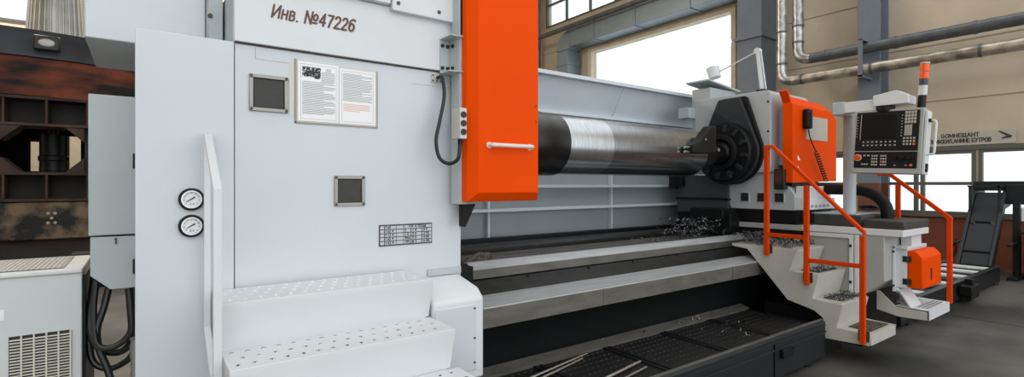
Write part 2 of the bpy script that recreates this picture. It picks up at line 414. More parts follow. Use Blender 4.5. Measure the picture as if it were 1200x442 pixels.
# pipes
def pipe(path, r, m, label, n=14, clamps=()):
    t = thing('heating_pipe', Vector(path[0]), label, 'pipe', 'pipes on the right wall')
    k = len(path)-1
    mb = MB(); mb.tube(path[:k], r, n); mb.build('foil_drop', M['foil'], t)
    mb = MB(); mb.tube(path[k-1:], r*.99, n); mb.build('insulated_run', m, t)
    if clamps:
        mb = MB()
        for a, b in clamps: mb.cyl(a, b, r*1.08, n=n)
        mb.build('clamp', M['pipe'], t)
    return t
def bend(a, c, b, r, n=6):
    a, c, b = Vector(a), Vector(c), Vector(b)
    d1 = (a-c).normalized()*r; d2 = (b-c).normalized()*r
    return [a]+[(c+d1)*(1-t)**2+c*2*t*(1-t)+(c+d2)*t*t for t in [k/n for k in range(n+1)]]+[b]
zA, zB = 4.78, 4.28
pipe(bend((13.15, 6.05, 10.4), (13.15, 6.05, zA), (13.15, -1.0, zA), .30), .125, M['pipe'], 'upper of the two long pipes, dark grey, dropping from the roof and turning right',
     clamps=[((13.15, y, zA), (13.15, y+.06, zA)) for y in (5.4, 4.0, 2.7)]+[((13.15, 6.05, z), (13.15, 6.05, z+.05)) for z in (5.2, 5.6)])
pipe(bend((13.0, 6.38, 10.4), (13.0, 6.38, zB), (13.0, -1.0, zB), .28), .12, M['copper'], 'lower of the two long pipes, crinkled foil wrapped, turning right at the column',
     clamps=[((13.0, y, zB), (13.0, y+.05, zB)) for y in (5.85, 4.4, 2.6)]+[((13.0, 6.38, z), (13.0, 6.38, z+.05)) for z in (4.7, 5.5)])
mb = MB(); mb.tube([(13.1, 17.0, 7.68), (13.1, 6, 7.68)], .09, 12)
tag(mb.build('conduit_pipe', M['pipe'], origin=(13.1, 17, 7.68)), 'grey pipe under the upper lattice window, above the ventilation duct', 'pipe')
mb = MB(); mb.box(12.98, 13.45, 4.55, 4.65, 4.91, 4.96).box(12.84, 12.88, 4.56, 4.64, 4.1, 4.93).box(12.84, 13.0, 4.56, 4.64, 4.91, 4.95).box(12.84, 13.45, 4.56, 4.64, 4.09, 4.14)
tag(mb.build('pipe_bracket', M['column'], origin=(13.4, 4.6, 4.1)), 'dark bracket on the column carrying the two long pipes', 'bracket')
mb = MB(); mb.cyl((13.75, 16.95, 0), (13.75, 16.95, 10.5), .08, n=12)
tag(mb.build('drain_pipe', M['pipe'], origin=(13.75, 16.95, 0)), 'vertical grey pipe in the far corner of the hall', 'pipe')
# sign
t = thing('wall_sign', (13.97, 2.98, 2.55), 'long grey wall sign with two lines of dark lettering and a chevron', 'sign')
mb = MB(); mb.box(13.95, 13.985, 2.30, 3.74, 2.54, 2.83); mb.build('board', M['sign'], t, bev=.004)
for txt, y, z, xs in (('GОМНЕЩАНТ', 3.46, 2.715, 1.05), ('ПНИИЖИЛ,АНИНЕ БУТРОВ', 3.66, 2.60, .84)):
    for m_ in stroke_text(txt, .078, face_x(13.949, y, z), .0085, xs=xs): m_.build('lettering', M['letterdark'], t, smooth=False)
mb = MB(); mb.prism([(2.56, 2.79), (2.525, 2.80), (2.345, 2.69), (2.36, 2.655), (2.50, 2.635), (2.50, 2.66), (2.43, 2.69)], 13.944, 13.949, 'x'); mb.build('chevron', M['letterdark'], t, smooth=False)

# ================================================================== LEFT BACKGROUND: heavy steel ring assembly
RC = (-2.2, 18.3, 0); RR = 5.2
t = thing('steel_ring_segment', (-1.6, 13.2, .5), 'huge rusty ring segment on a ribbed steel frame far behind the chiller', 'machine part')
A0, A1 = -PI/2-.75, -PI/2+.62
mb = MB(); mb.lathe([(3.40, RR-.5), (3.40, RR), (4.12, RR), (4.12, RR-.5)], RC, 'z', 40, A0, A1); tag(mb.build('rusted_band', M['rust'], t), 'rusty brown band', None)
mb = MB(); mb.lathe([(4.13, RR-.5), (4.13, RR+.06), (4.2, RR+.06), (4.68, RR-.12), (4.68, RR-.5)], RC, 'z', 40, A0, A1); tag(mb.build('flange', M['ringblue'], t), 'dark blue grey flange', None)
mb = MB(); mb.box(-3.6, .3, 13.0, 13.9, .68, 1.38); mb.build('plinth', M['mottled'], t, bev=.02)
mb = MB()
for z in (1.40, 1.9, 2.82, 3.32): mb.box(-3.6, .3, 12.98, 13.8, z, z+.05)
mb.build('shelf_plate', M['rustframe'], t)
mb = MB()
for x in (-3.3, -2.65, -2.05, -1.46, -.86, -.2):
    mb.box(x, x+.035, 12.99, 13.75, 1.45, 1.9); mb.box(x, x+.035, 12.99, 13.75, 2.87, 3.32)
mb.build('rib', M['rustframe'], t)
mb = MB(); mb.box(-3.6, .3, 13.5, 13.55, 1.45, 1.9).box(-3.6, .3, 13.5, 13.55, 2.87, 3.32)
mb.box(-.9, .3, 13.2, 13.25, 1.95, 2.82).box(-3.6, -2.3, 13.2, 13.25, 1.95, 2.82)
mb.build('web', M['framedark'], t)
mb = MB()
for (xa, s) in ((-2.08, 1), (-.90, -1)):
    for (zz, q) in ((1.95, 1), (2.82, -1)):
        mb.prism([(xa, zz), (xa+.28*s, zz), (xa, zz+.28*q)], 13.02, 13.6, 'y')
mb.build('gusset', M['rustframe'], t)
mb = MB(); mb.box(-3.6, .3, 13.2, 13.8, 0, .68); mb.build('foot', M['framedark'], t, bev=.01)
def fan_square(cx, cz):
    mb = MB()
    mb.prism([(cx-.16, cz-.14), (cx+.16, cz-.14), (cx+.16, cz+.14), (cx-.16, cz+.14)], 13.05, 13.075, 'y'); return mb
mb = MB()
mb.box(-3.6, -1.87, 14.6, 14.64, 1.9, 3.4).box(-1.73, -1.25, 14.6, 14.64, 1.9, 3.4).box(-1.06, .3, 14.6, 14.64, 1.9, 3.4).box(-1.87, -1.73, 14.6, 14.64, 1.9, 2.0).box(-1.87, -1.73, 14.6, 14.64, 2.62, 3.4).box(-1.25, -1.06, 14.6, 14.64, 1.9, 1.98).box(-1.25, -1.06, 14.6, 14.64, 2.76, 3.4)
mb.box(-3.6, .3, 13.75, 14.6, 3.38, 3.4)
mb.build('inner_shade_plate', M['innerblack'], t, split=False)  # black plate put in as the dark interior, two slits left open
ph = thing('flood_lamp', (-1.42, 12.95, 4.25), 'small square lamp with a bright lens on the blue grey flange', 'lamp')
mb = MB(); mb.box(-1.62, -1.24, 12.90, 13.06, 4.24, 4.52); mb.build('housing', M['oldsteel'], ph, bev=.03)
mb = MB(); mb.ball((-1.43, 12.895, 4.38), .12, 16, (1, .25, .62)); mb.build('lens', M['lampclear'], ph)
# clover of light studs on the plinth
mb = MB()
for i in range(3):
    for j in range(3):
        if (i+j) % 2 == 0: mb.ball((-1.42+.05*i, 12.995, .99+.09*j), .028, 8, (1, .3, 1))
tag(mb.build('stud', M['sign'], t), 'pale studs', None)
# ribbed silver cone on the ring
t = thing('ribbed_cone', (-1.42, 14.3, 4.5), 'silver ribbed conical drum standing on top of the ring segment', 'machine part')
mb = MB(); mb.lathe([(4.4, .50), (6.4, .38)], (-1.42, 14.3, 0), 'z', 40); mb.build('shell', M['cone'], t)
mb = MB()
for k in range(30):
    a = 2*PI*k/30
    if -PI*.95 < (a-2*PI if a > PI else a) < PI*.1 or True:
        ca, sa = math.cos(a), math.sin(a)
        mb.tube([(-1.42+.50*ca, 14.3+.50*sa, 4.4), (-1.42+.38*ca, 14.3+.38*sa, 6.4)], .017, 6)
mb.build('rib', M['cone'], t)
# drum seen through the frame window, lit wall panels behind it
t = thing('black_drum', (-1.47, 14.3, 0), 'black ribbed drum seen through the opening of the rusty frame', 'drum')
mb = MB(); mb.lathe([(1.9, .28), (1.95, .28), (1.97, .23), (2.2, .23), (2.22, .25), (2.3, .25), (2.32, .23), (2.75, .23), (2.75, .1), (3.2, .1)], (-1.47, 14.3, 0), 'z', 32); mb.build('shell', M['black'], t)
mb = MB(); mb.lathe([(2.03, .237), (2.08, .237)], (-1.47, 14.3, 0), 'z', 32); mb.build('band', M['plate'], t)
mb = MB(); mb.box(-1.9, -1.0, 14.0, 14.5, 0, 1.9); mb.build('stand', M['framedark'], t, bev=.01)
# beam and block on the floor under the plinth
mb = MB(); mb.box(-2.6, .1, 10.6, 10.75, 0, .12, Matrix.Rotation(.5, 3, 'Z'), (-1.3, 10.7, 0))
tag(mb.build('steel_beam', M['black'], origin=(-1.3, 10.7, 0), bev=.01), 'dark steel beam lying on the floor behind the chiller', 'beam')
t = thing('timber_block', (-.75, 11.5, 0), 'stack of dark packing blocks on the floor before the mottled plinth', 'blocks')
mb = MB()
for k in range(4): mb.box(-1.05+.03*k, -.35-.02*k, 11.3, 11.8, .14*k, .14*k+.12)
mb.build('block', M['framedark'], t, bev=.01)

# ================================================================== HEADSTOCK
HX0, HX1, HY = -.02, 1.636, 2.80
hs = thing('lathe_headstock', (.8, 3.6, 0), 'large light grey lathe headstock casing with inventory number and two square vents', 'lathe headstock')
mb = MB(); mb.box(.37, HX1-.004, HY+.03, 4.45, 0, 2.73).box(HX0+.01, .37, HY+.03, 4.2, 0, 2.38); mb.build('core', M['cabgrey'], hs)
mb = MB(); mb.box(HX0, .365, HY-.015, HY+.04, .02, 2.41); mb.build('side_panel', M['paint'], hs, bev=.004)
mb = MB(); mb.box(.369, HX1, HY, HY+.03, .02, 2.409); mb.build('front_panel', M['paint'], hs, bev=.003)
mb = MB(); mb.box(.365, HX1, HY-.02, HY+.03, 2.415, 2.74); mb.build('upper_panel', M['paint2'], hs, bev=.004)
mb = MB(); mb.box(.3652, .3688, HY-.002, HY+.03, .02, 2.40).box(.37, HX1-.01, HY-.012, HY+.03, 2.4092, 2.4148)
tag(mb.build('panel_joint', M['seam'], hs, smooth=False), 'dark joint line', None)
mb = MB(); mb.box(.58, 1.145, HY-.06, HY+.05, 2.742, 3.05).box(1.155, HX1-.005, HY-.06, HY+.05, 2.712, 3.05); mb.build('top_cover', M['paint2'], hs, bev=.004)
mb = MB()
for x in (1.19, 1.45, 1.57): mb.cyl((x, HY-.066, 2.755), (x, HY-.055, 2.755), .011, n=10)
for x in (.95, 1.1): mb.cyl((x, HY-.066, 2.775), (x, HY-.055, 2.775), .011, n=10)
mb.build('cover_bolt', M['spot'], hs)
mb = MB(); mb.box(-.225, .29, 3.28, 4.1, 2.45, 3.3); mb.build('upper_side_box', M['paint'], hs, bev=.006)
mb = MB(); mb.box(.293, .36, 3.15, 3.6, 2.41, 3.3); mb.build('side_gusset', M['cabgrey'], hs, bev=.004)
mb = MB()
for z in (2.44, 2.62): mb.cyl((.30, 3.14, z), (.30, 3.16, z), .012, n=8)
mb.build('gusset_bolt', M['spot'], hs)
# faint groove on front panel under the seam
mb = MB(); mb.box(.46, .462, HY-.001, HY+.01, 2.345, 2.40).box(.46, .66, HY-.001, HY+.01, 2.343, 2.345).box(1.30, 1.56, HY-.001, HY+.01, 2.318, 2.320).box(1.56, 1.562, HY-.001, HY+.01, 2.318, 2.36)
mb.build('groove', M['tapedark'], hs, smooth=False)
# inventory number
for m_ in stroke_text('Инв. №47226', .064, face_y(.527, HY-.0205, 2.560), .0046, shear=.22, xs=.87): tag(m_.build('inventory_lettering', M['letter'], hs, smooth=False), 'brown painted inventory lettering', None)
# square vents
def vent(x0, x1, z0, z1):
    mb = MB(); w = .018
    mb.box(x0, x1, HY-.012, HY+.005, z0, z0+w).box(x0, x1, HY-.012, HY+.005, z1-w, z1).box(x0, x0+w, HY-.012, HY+.005, z0+w, z1-w).box(x1-w, x1, HY-.012, HY+.005, z0+w, z1-w)
    o = mb.build('vent', M['frame'], hs, bev=.002)
    mb = MB(); mb.box(x0+w, x1-w, HY-.004, HY+.004, z0+w, z1-w); mb.build('vent_screen', M['glassdark'], o, bev=.004)
    mb = MB()
    for x in (x0+w/2, x1-w/2):
        for z in (z0+w/2, z1-w/2): mb.cyl((x, HY-.016, z), (x, HY-.012, z), .007, n=8)
    mb.build('vent_screw', M['spot'], o)
vent(.432, .612, 2.085, 2.268)
vent(.846, 1.014, 1.602, 1.768)
# data plate
px0, px1, pz0, pz1 = 1.098, 1.432, 1.365, 1.488
mb = MB(); mb.box(px0, px1, HY-.006, HY+.002, pz0, pz1); dp = mb.build('data_plate', M['platemetal'], hs, bev=.001)
mb = MB()
rows = 5; rh = (pz1-pz0-.012)/rows
cols = [(px0+.006, px0+.028), (px0+.034, px0+.10), (px0+.104, px0+.146), (px0+.15, px0+.192), (px0+.198, px0+.262), (px0+.268, px0+.328)]
for r in range(rows):
    z = pz0+.006+rh*r
    for i, (a, b) in enumerate(cols):
        if r == rows-1 and i in (3, 4): continue
        if r == rows-1 and i == 5: mb.box(cols[3][0], b, HY-.0075, HY-.005, z+.0025, z+rh-.0025)
        else: mb.box(a, b, HY-.0075, HY-.005, z+.0025, z+rh-.0025)
mb.build('plate_cell', M['platecell'], dp, smooth=False)
lines = [('l a4', '-', 'ВФ 4 70ХМ', None), ('l a2 4', '2', '1 4', '9 9'), ('l 12 4', '1 0', '3 5', '3 93'), ('l a5 4', '44е', '9 5', '4 83'), ('l к2 4', '10ч', '# 5', 'н 8а')]
for r, (a, b, c, d) in enumerate(lines):
    z = pz0+.006+rh*(rows-1-r)+.006
    for txt, x in ((a, cols[1][0]+.003), (b, cols[3][0]+.003), (c, cols[4][0]+.004 if r else cols[3][0]+.03), (d, cols[5][0]+.006)):
        if txt: text_mesh(txt, .022, face_y(x, HY-.0076, z), depth=.001, bold=.0008).build('plate_lettering', M['inkdark'], dp, smooth=False)
# gauges
def gauge(x, z):
    mb = MB(); y = HY-.015
    mb.lathe([(y, .052), (y-.016, .052), (y-.022, .046), (y-.022, .041), (y-.012, .040)], (x, 0, z), 'y', 32, cap=False)
    o = mb.build('pressure_gauge', M['black'], hs)
    mb = MB(); mb.lathe([(y-.011, .040), (y-.014, .040)], (x, 0, z), 'y', 32); mb.build('dial', M['dial'], o)
    mb = MB(); mb.lathe([(y-.023, .041), (y-.023, .035), (y-.014, .034), (y-.0138, .040)], (x, 0, z), 'y', 32, cap=False); mb.build('bezel', M['chrome'], o)
    mb = MB()
    d = Vector((.78, 0, .5)).normalized(); nrm = Vector((-.5, 0, .78)).normalized(); c = Vector((x, y-.016, z+.002))
    mb.poly([c-d*.026+nrm*.0014, c-d*.026-nrm*.0014, c+d*.016-nrm*.0034, c+d*.016+nrm*.0034], [(0, 1, 2, 3)])
    for k in range(9):
        a = PI*1.25-k*PI*1.5/8; e = Vector((math.cos(a), 0, math.sin(a))); q = Vector((-e.z, 0, e.x))
        p = c+e*.027; mb.poly([p+q*.0012, p-q*.0012, p+e*.005-q*.0012, p+e*.005+q*.0012], [(0, 1, 2, 3)])
    mb.build('needle', M['inkdark'], o, smooth=False)
    text_mesh('2 4' if z > 1.6 else '0 5', .014, face_y(x-.008, y-.0165, z-.026), depth=.0005).build('dial_lettering', M['inkdark'], o, smooth=False)
gauge(.19, 1.651); gauge(.19, 1.528)
# cable plate
mb = MB(); mb.box(1.425, 1.50, HY-.008, HY+.002, 2.405-.065, 2.40-.005); jp = mb.build('cable_plate', M['termbox'], hs, bev=.002)
mb = MB()
for (x, z) in ((1.437, 2.385), (1.437, 2.352), (1.488, 2.385), (1.488, 2.352), (1.463, 2.352)): mb.cyl((x, HY-.011, z), (x, HY-.007, z), .006, n=8)
mb.build('plate_screw', M['spot'], jp)

# ---- documents in a clear holder
t = thing('document_holder', (.86, HY, 2.03), 'worn taped holder on the headstock front framing two printed sheets', 'holder')
mb = MB(); mb.box(.648, 1.085, HY-.004, HY-.0005, 2.045, 2.368); mb.build('backing', M['tape'], t)
mb = MB(); mb.box(.644, .654, HY-.0055, HY-.001, 2.04, 2.372).box(.644, 1.09, HY-.0055, HY-.001, 2.038, 2.046).box(1.082, 1.089, HY-.0055, HY-.001, 2.045, 2.36)
tag(mb.build('stained_edge', M['tapedark'], t), 'brown stained edges', None)
mb = MB(); mb.box(.618, .640, HY-.002, HY-.0005, 2.07, 2.35); tag(mb.build('tape_strip', M['tape'], t), 'yellowed tape strip', None)
def sheet(x0, x1, z0, z1, label, pic):
    t = thing('document_sheet', ((x0+x1)/2, HY-.005, z0), label, 'paper', 'documents on the headstock')
    mb = MB(); mb.box(x0, x1, HY-.0072, HY-.0058, z0, z1); mb.build('paper', M['paper'], t, smooth=False)
    y0, y1 = HY-.0080, HY-.0071
    mb = MB(); e = .012; w = .0012
    mb.box(x0+e, x1-e, y0, y1, z0+e, z0+e+w).box(x0+e, x1-e, y0, y1, z1-e-w, z1-e).box(x0+e, x0+e+w, y0, y1, z0+e, z1-e).box(x1-e-w, x1-e, y0, y1, z0+e, z1-e)
    z = z1-.028; R = random.Random(3 if pic else 5)
    n = 0
    bottom = z0+.03 if pic else z0+.12
    while z > bottom:
        a = x0+.02; b = x1-.018-R.choice([0, 0, 0, .01, .06])
        if pic and z > z1-.10: a = x0+.118; b = x1-.02
        if pic and z > z1-.045: a = x0+.14; b = x1-.04
        mb.box(a, b, y0, y1, z, z+.0026); z -= .0068; n += 1
        if n % 6 == 0: z -= .0012
    mb.build('print', M['ink'], t, smooth=False)
    if pic:
        mb = MB(); zz = z1-.025
        for i in range(24):
            for j in range(16):
                if R.random() < .86 and not (j >= 14 and i < 16): mb.box(x0+.02+i*.0039, x0+.0239+i*.0039, y0, y1, zz-(j+1)*.0037, zz-j*.0037)
        mb.build('printed_picture', M['inkdark'], t, smooth=False)
    else:
        mb = MB()
        for k in range(5): mb.box(x0+.022, x1-.03-.02*(k == 4)*3, y0, y1, z0+.105-k*.009, z0+.109-k*.009)
        mb.build('highlighted_print', M['inkorange'], t, smooth=False)
sheet(.660, .868, 2.052, 2.362, 'left printed sheet with a dark picture in its top corner', True)
sheet(.872, 1.074, 2.052, 2.352, 'right printed sheet with an orange tinted paragraph near its foot', False)

# ---- steps in front of the headstock
st = thing('step_platform', (.77, 2.4, 0), 'white grey perforated steps in front of the headstock', 'steps')
SX0, SX1 = .275, 1.262
def tread(y0, y1, z, x1, zl):
    mb = MB()
    mb.prism([(y0, z), (y1, z), (y1, zl), (y0+.05, zl), (y0, z-.03)], SX0, x1, 'x'); o = mb.build('step', M['paint2'], st, bev=.003)
    # top sheet with pressed dimples: one height field
    d = .0042; nx = int((x1-SX0-.004)/d); ny = int((y1-y0-.03)/d); vs = []; rws = max(3, int((y1-y0)/.075))
    cs = {}
    for i in range(int((x1-SX0)/.062)):
        for j in range(rws): cs[(i, j)] = (SX0+.035+i*.062+(.031 if j % 2 else 0), y0+.045+(y1-y0-.10)*j/(rws-1))
    for a in range(nx+1):
        for b in range(ny+1):
            x = SX0+.002+a*d; y = y0+.004+b*d; hgt = 0
            i0 = int((x-SX0-.035)/.062)
            for i in (i0-1, i0, i0+1):
                for j in range(rws):
                    if (i, j) in cs:
                        q = ((x-cs[(i, j)][0])/.013)**2+((y-cs[(i, j)][1])/.007)**2
                        if q < 1: hgt = max(hgt, .0045*(1-q))
            vs.append((x, y, z+.0006+hgt))
    fs = [(a*(ny+1)+b, (a+1)*(ny+1)+b, (a+1)*(ny+1)+b+1, a*(ny+1)+b+1) for a in range(nx) for b in range(ny)]
    mb = MB(); mb.poly(vs, fs); ts_ = mb.build('tread_sheet', M['paint2'], o)
    ts_.data.materials.append(M['dimple'] if z > 1.1 else M['spot'])
    zz = z+.0006+.0016
    for p in ts_.data.polygons:
        if p.center.z+ts_.parent.matrix_local.translation.z > zz: p.material_index = 1
tread(2.451, 2.782, 1.218, SX1, 1.005)
tread(2.223, 2.50, 1.003, SX1+.005, .79)
tread(1.99, 2.27, .788, SX1+.05, .57)
tread(1.76, 2.04, .57, SX1+.05, .02)
mb = MB(); mb.box(SX0+.01, SX1-.02, 2.03, 2.78, .02, .58).box(SX0+.01, SX1-.02, 2.26, 2.78, .58, .79).box(SX0+.01, SX1-.02, 2.5, 2.78, .79, 1.01); mb.build('step_core', M['paint2'], st)
# handrail of flat bar
t = thing('step_handrail', (.25, 2.4, 0), 'white flat bar handrail at the left end of the headstock steps', 'handrail')
mb = MB()
mb.prism([(2.76, 1.955), (2.735, 1.955), (2.368, 1.705), (2.368, .02), (2.392, .02), (2.392, 1.695), (2.75, 1.938)], .236, .268, 'x'); mb.build('front_bar', M['paint2'], t, bev=.003)
mb = MB(); mb.prism([(2.752, 1.94), (2.732, 1.925), (2.732, 1.06), (2.41, .88), (2.41, .85), (2.752, 1.045)], .236, .262, 'x'); mb.build('rear_bar', M['paint2'], t, bev=.002)
mb = MB()
for z in (.80, .86): mb.cyl((.225, 2.41, z), (.275, 2.43, z), .014, n=10)
mb.build('fixing_bolt', M['black'], t)

# ---- white bed-end cover box
t = thing('bed_end_cover', (1.45, 2.65, 0), 'white rounded cover box between the steps and the lathe bed', 'cover')
mb = MB()
mb.prism([(2.50, .60), (2.50, 1.065), (2.56, 1.115), (2.798, 1.163), (2.798, .60)], 1.285, 1.618, 'x'); mb.build('body', M['paint2'], t, bev=.018, seg=3)
mb = MB(); mb.box(1.30, 1.56, 2.494, 2.503, .655, 1.03); lid = mb.build('access_plate', M['paint'], t, bev=.003)
mb = MB()
for z in (.70, .84, 1.01): mb.cyl((1.548, 2.488, z), (1.548, 2.496, z), .006, n=8)
mb.build('plate_screw', M['spot'], lid)
mb = MB(); mb.box(1.40, 1.63, 2.785, 2.80, 1.165, 1.205); mb.build('seal_strip', M['cabgrey'], t)
mb = MB(); mb.box(1.29, 1.56, 2.56, 2.79, 0, .6); mb.build('foot', M['dark'], t)

# ---- hanging electrical cabinet on the left + cables
t = thing('wall_cabinet', (-.11, 3.3, 1.25), 'grey hanging electrical cabinet with a slanted bottom, left of the headstock', 'cabinet')
mb = MB(); mb.box(-.205, .0, 3.2, 3.7, 1.47, 2.16); mb.build('upper_body', M['cabgrey'], t, bev=.004)
mb = MB(); mb.prism([(-.198, 1.462), (0, 1.462), (0, 1.20), (-.12, 1.20), (-.198, 1.275)], 3.205, 3.7, 'y'); mb.build('lower_body', M['cabgrey'], t, bev=.003)
mb = MB()
for z in (1.27, 1.80): mb.box(-.032, -.006, 3.185, 3.202, z, z+.075)
mb.build('latch', M['black'], t, bev=.003)
mb = MB(); mb.cyl((-.10, 3.195, 1.45), (-.10, 3.203, 1.45), .005, n=8).box(-.103, -.097, 3.198, 3.206, 1.425, 1.445); mb.build('keyhole', M['spot'], t)
cabs = [([(-.185, 3.35, 1.24), (-.205, 3.35, 1.10), (-.205, 3.33, .98), (-.17, 3.3, .90), (-.10, 3.28, .865), (-.045, 3.27, .90), (-.025, 3.27, 1.0), (-.03, 3.3, 1.19)], .017, 'outermost black cable hanging in a loop under the hanging cabinet'),
        ([(-.13, 3.3, 1.20), (-.15, 3.28, 1.10), (-.175, 3.26, 1.0), (-.165, 3.25, .90), (-.12, 3.22, .75), (-.06, 3.15, .4), (-.06, 3.1, .02)], .016, 'black cable slanting down to the floor from the middle of the hanging cabinet'),
        ([(-.05, 3.25, 1.19), (-.042, 3.23, 1.08), (-.04, 3.22, .98), (-.08, 3.22, .925), (-.14, 3.22, .91), (-.18, 3.24, .95), (-.19, 3.28, 1.1), (-.18, 3.3, 1.24)], .015, 'thin black cable making a shallow loop under the hanging cabinet'),
        ([(-.195, 3.4, 1.25), (-.215, 3.4, 1.0), (-.20, 3.38, .82), (-.13, 3.35, .77), (-.06, 3.33, .80), (-.03, 3.33, .84)], .015, 'lowest black cable curving below the other loops under the hanging cabinet')]
for pth, r, lb in cabs:
    mb = MB(); mb.tube(spline(pth, 7), r, 10)
    tag(mb.build('power_cable', M['cable'], origin=pth[0]), lb, 'cable', 'cables under the hanging cabinet')
mb = MB()
path = [(-.022, 2.90, z*.02) for z in range(1, 52)]
mb.tube(path, [.014 if i % 2 else .019 for i in range(len(path))], 10)
tag(mb.build('corrugated_hose', M['frame'], origin=(-.022, 2.9, 0)), 'thin corrugated metal hose beside the edge of the left side panel', 'hose')

# ---- oil chiller
CX0, CX1, CY0, CY1, CZ = -.86, -.235, 3.30, 3.94, 1.30
t = thing('oil_chiller', ((CX0+CX1)/2, 3.6, 0), 'white oil chiller with louvred front and mesh top at the left edge', 'chiller')
mb = MB(); mb.box(CX0, CX1, CY0, CY1, .06, CZ); mb.build('body', M['chiller'], t, bev=.006)
mb = MB(); mb.box(CX1, CX1+.012, CY0+.02, CY1-.02, .08, CZ-.03); mb.build('dark_side_sheet', M['black'], t)  # thin black sheet over the right side face
mb = MB(); mb.box(CX0+.07, CX1-.075, CY0+.09, CY1-.06, CZ-.002, CZ+.003); tg = mb.build('top_grille', M['socket'], t)
mb = MB()
for i in range(24):
    x = CX0+.075+i*.0195
    mb.box(x, x+.006, CY0+.09, CY1-.06, CZ+.003, CZ+.007)
for j in range(20):
    y = CY0+.1+j*.025
    mb.box(CX0+.07, CX1-.075, y, y+.006, CZ+.003, CZ+.0065)
mb.build('wire', M['termbox'], tg, smooth=False)
mb = MB(); mb.box(CX0, CX1, CY0-.006, CY0+.01, CZ-.018, CZ-.014); mb.build('lid_joint', M['tapedark'], t)
mb = MB()
gx0, gx1, gz1 = -.497, -.278, 1.008
mb.box(gx0, gx1, CY0-.002, CY0+.004, .35, gz1); fg = mb.build('front_grille', M['socket'], t)
mb = MB()
for c in range(5):
    a = gx0+c*(gx1-gx0)/5+.003; b = a+(gx1-gx0)/5-.006
    z = .36
    while z < gz1-.01:
        mb.prism([(CY0-.003, z), (CY0-.010, z-.002), (CY0-.010, z+.0005), (CY0-.003, z+.003)], a, b, 'x'); z += .014
    mb.box(b, b+.006, CY0-.012, CY0-.001, .35, gz1)
mb.build('louvre', M['louver'], fg, smooth=False)
mb = MB(); mb.box(-.56, -.512, CY0-.002, CY0+.002, 1.09, 1.14); mb.build('small_label', M['paper'], t)
mb = MB()
for x in (CX0+.05, CX1-.05):
    for y in (CY0+.06, CY1-.06): mb.cyl((x, y, 0), (x, y, .07), .03, n=12)
mb.build('caster', M['black'], t)

# ================================================================== CHUCK GUARD (orange) + post + bracket + terminal box + cable
t = thing('chuck_guard', (1.85, 2.7, 1.6), 'tall orange sheet metal guard with a white handle, right of the headstock', 'guard')
x0, x1, yF, zb = 1.612, 2.062, 2.55, 1.67
mb = MB()
b_ = .05
ztop = 3.25
fr = [(x0, yF, zb), (x1, yF, zb), (x1, yF, ztop), (x0, yF, ztop)]
bk = [(x0-b_, yF+.055, zb-.055), (x1+.035, yF+.055, zb-.055), (x1+.035, yF+.055, ztop), (x0-b_, yF+.055, ztop)]
b2 = [(p[0], yF+.14, p[2]) for p in bk]
mb.poly(fr+bk+b2, [(0, 1, 2, 3), (0, 4, 5, 1), (1, 5, 6, 2), (2, 6, 7, 3), (3, 7, 4, 0), (4, 8, 9, 5), (5, 9, 10, 6), (6, 10, 11, 7), (7, 11, 8, 4), (8, 11, 10, 9)])
mb.build('sheet', M['orange'], t, bev=.003)
mb = MB()
hz = 1.955
mb.tube(bend((1.685, yF, hz), (1.685, yF-.045, hz), (1.85, yF-.045, hz), .02, 4)[:-1]+bend((1.85, yF-.045, hz), (1.99, yF-.045, hz), (1.99, yF, hz), .02, 4)[1:], .0125, 10); mb.build('handle', M['handle'], t)
mb = MB(); mb.cyl((1.685, yF-.006, hz), (1.685, yF+.002, hz), .02, n=12).cyl((1.99, yF-.006, hz), (1.99, yF+.002, hz), .02, n=12); mb.build('handle_foot', M['handle'], t)
mb = MB()
for z in (2.22, 2.12): mb.cyl((2.045, yF-.003, z), (2.045, yF+.002, z), .006, n=8)
mb.build('screw', M['spot'], t)
t = thing('guard_post', (1.6, 2.72, 1.6), 'grey vertical post carrying the orange guard with a slotted top', 'post')
mb = MB(); mb.box(1.545, 1.60, 2.66, 2.76, 1.60, 3.25); mb.build('web', M['cabgrey'], t, bev=.003)
mb = MB(); mb.box(1.575, 1.66, 2.69, 2.76, 1.60, 3.25); mb.build('back_web', M['midgrey'], t, bev=.003)
mb = MB(); mb.box(1.552, 1.572, 2.654, 2.662, 2.62, 3.2); mb.build('slot', M['black'], t)
mb = MB(); mb.prism([(1.60, 1.598), (1.685, 1.598), (1.67, 1.57), (1.612, 1.46), (1.60, 1.46)], 2.70, 2.76, 'y'); mb.build('rubber_boot', M['rubber'], t)
t = thing('corner_bracket', (1.52, 2.74, 2.45), 'folded grey bolted bracket joining headstock and guard post', 'bracket')
bz0, bz1 = 2.40, 2.60
mb = MB(); mb.box(1.475, 1.535, 2.768, 2.78, bz0, bz1).prism([(1.535, 2.78), (1.535, 2.768), (1.575, 2.642), (1.60, 2.642), (1.60, 2.655), (1.585, 2.655), (1.545, 2.78)], bz0, bz1, 'z')
mb.prism([(1.475, 2.78), (1.475, 2.64), (1.60, 2.64), (1.60, 2.78)], bz1, bz1+.008, 'z'); mb.prism([(1.475, 2.78), (1.475, 2.66), (1.60, 2.64), (1.60, 2.78)], bz0-.008, bz0, 'z')
mb.build('plate', M['cabgrey'], t, bev=.002)
mb = MB()
for z in (bz0+.03, bz1-.035):
    for x in (1.487, 1.522): mb.cyl((x, 2.758, z), (x, 2.772, z), .011, n=10)
    for k in (.25, .75):
        x = 1.535+.04*k; y = 2.768-.126*k; mb.cyl((x-.010, y-.004, z), (x+.004, y, z), .011, n=10)
mb.build('bolt', M['socket'], t)
t = thing('terminal_box', (1.55, 2.6, 1.96), 'small terminal box with three round sockets on the guard post', 'terminal box')
mb = MB(); mb.box(1.49, 1.538, 2.56, 2.66, 1.985, 2.165); mb.build('body', M['termbox'], t, bev=.004)
mb = MB()
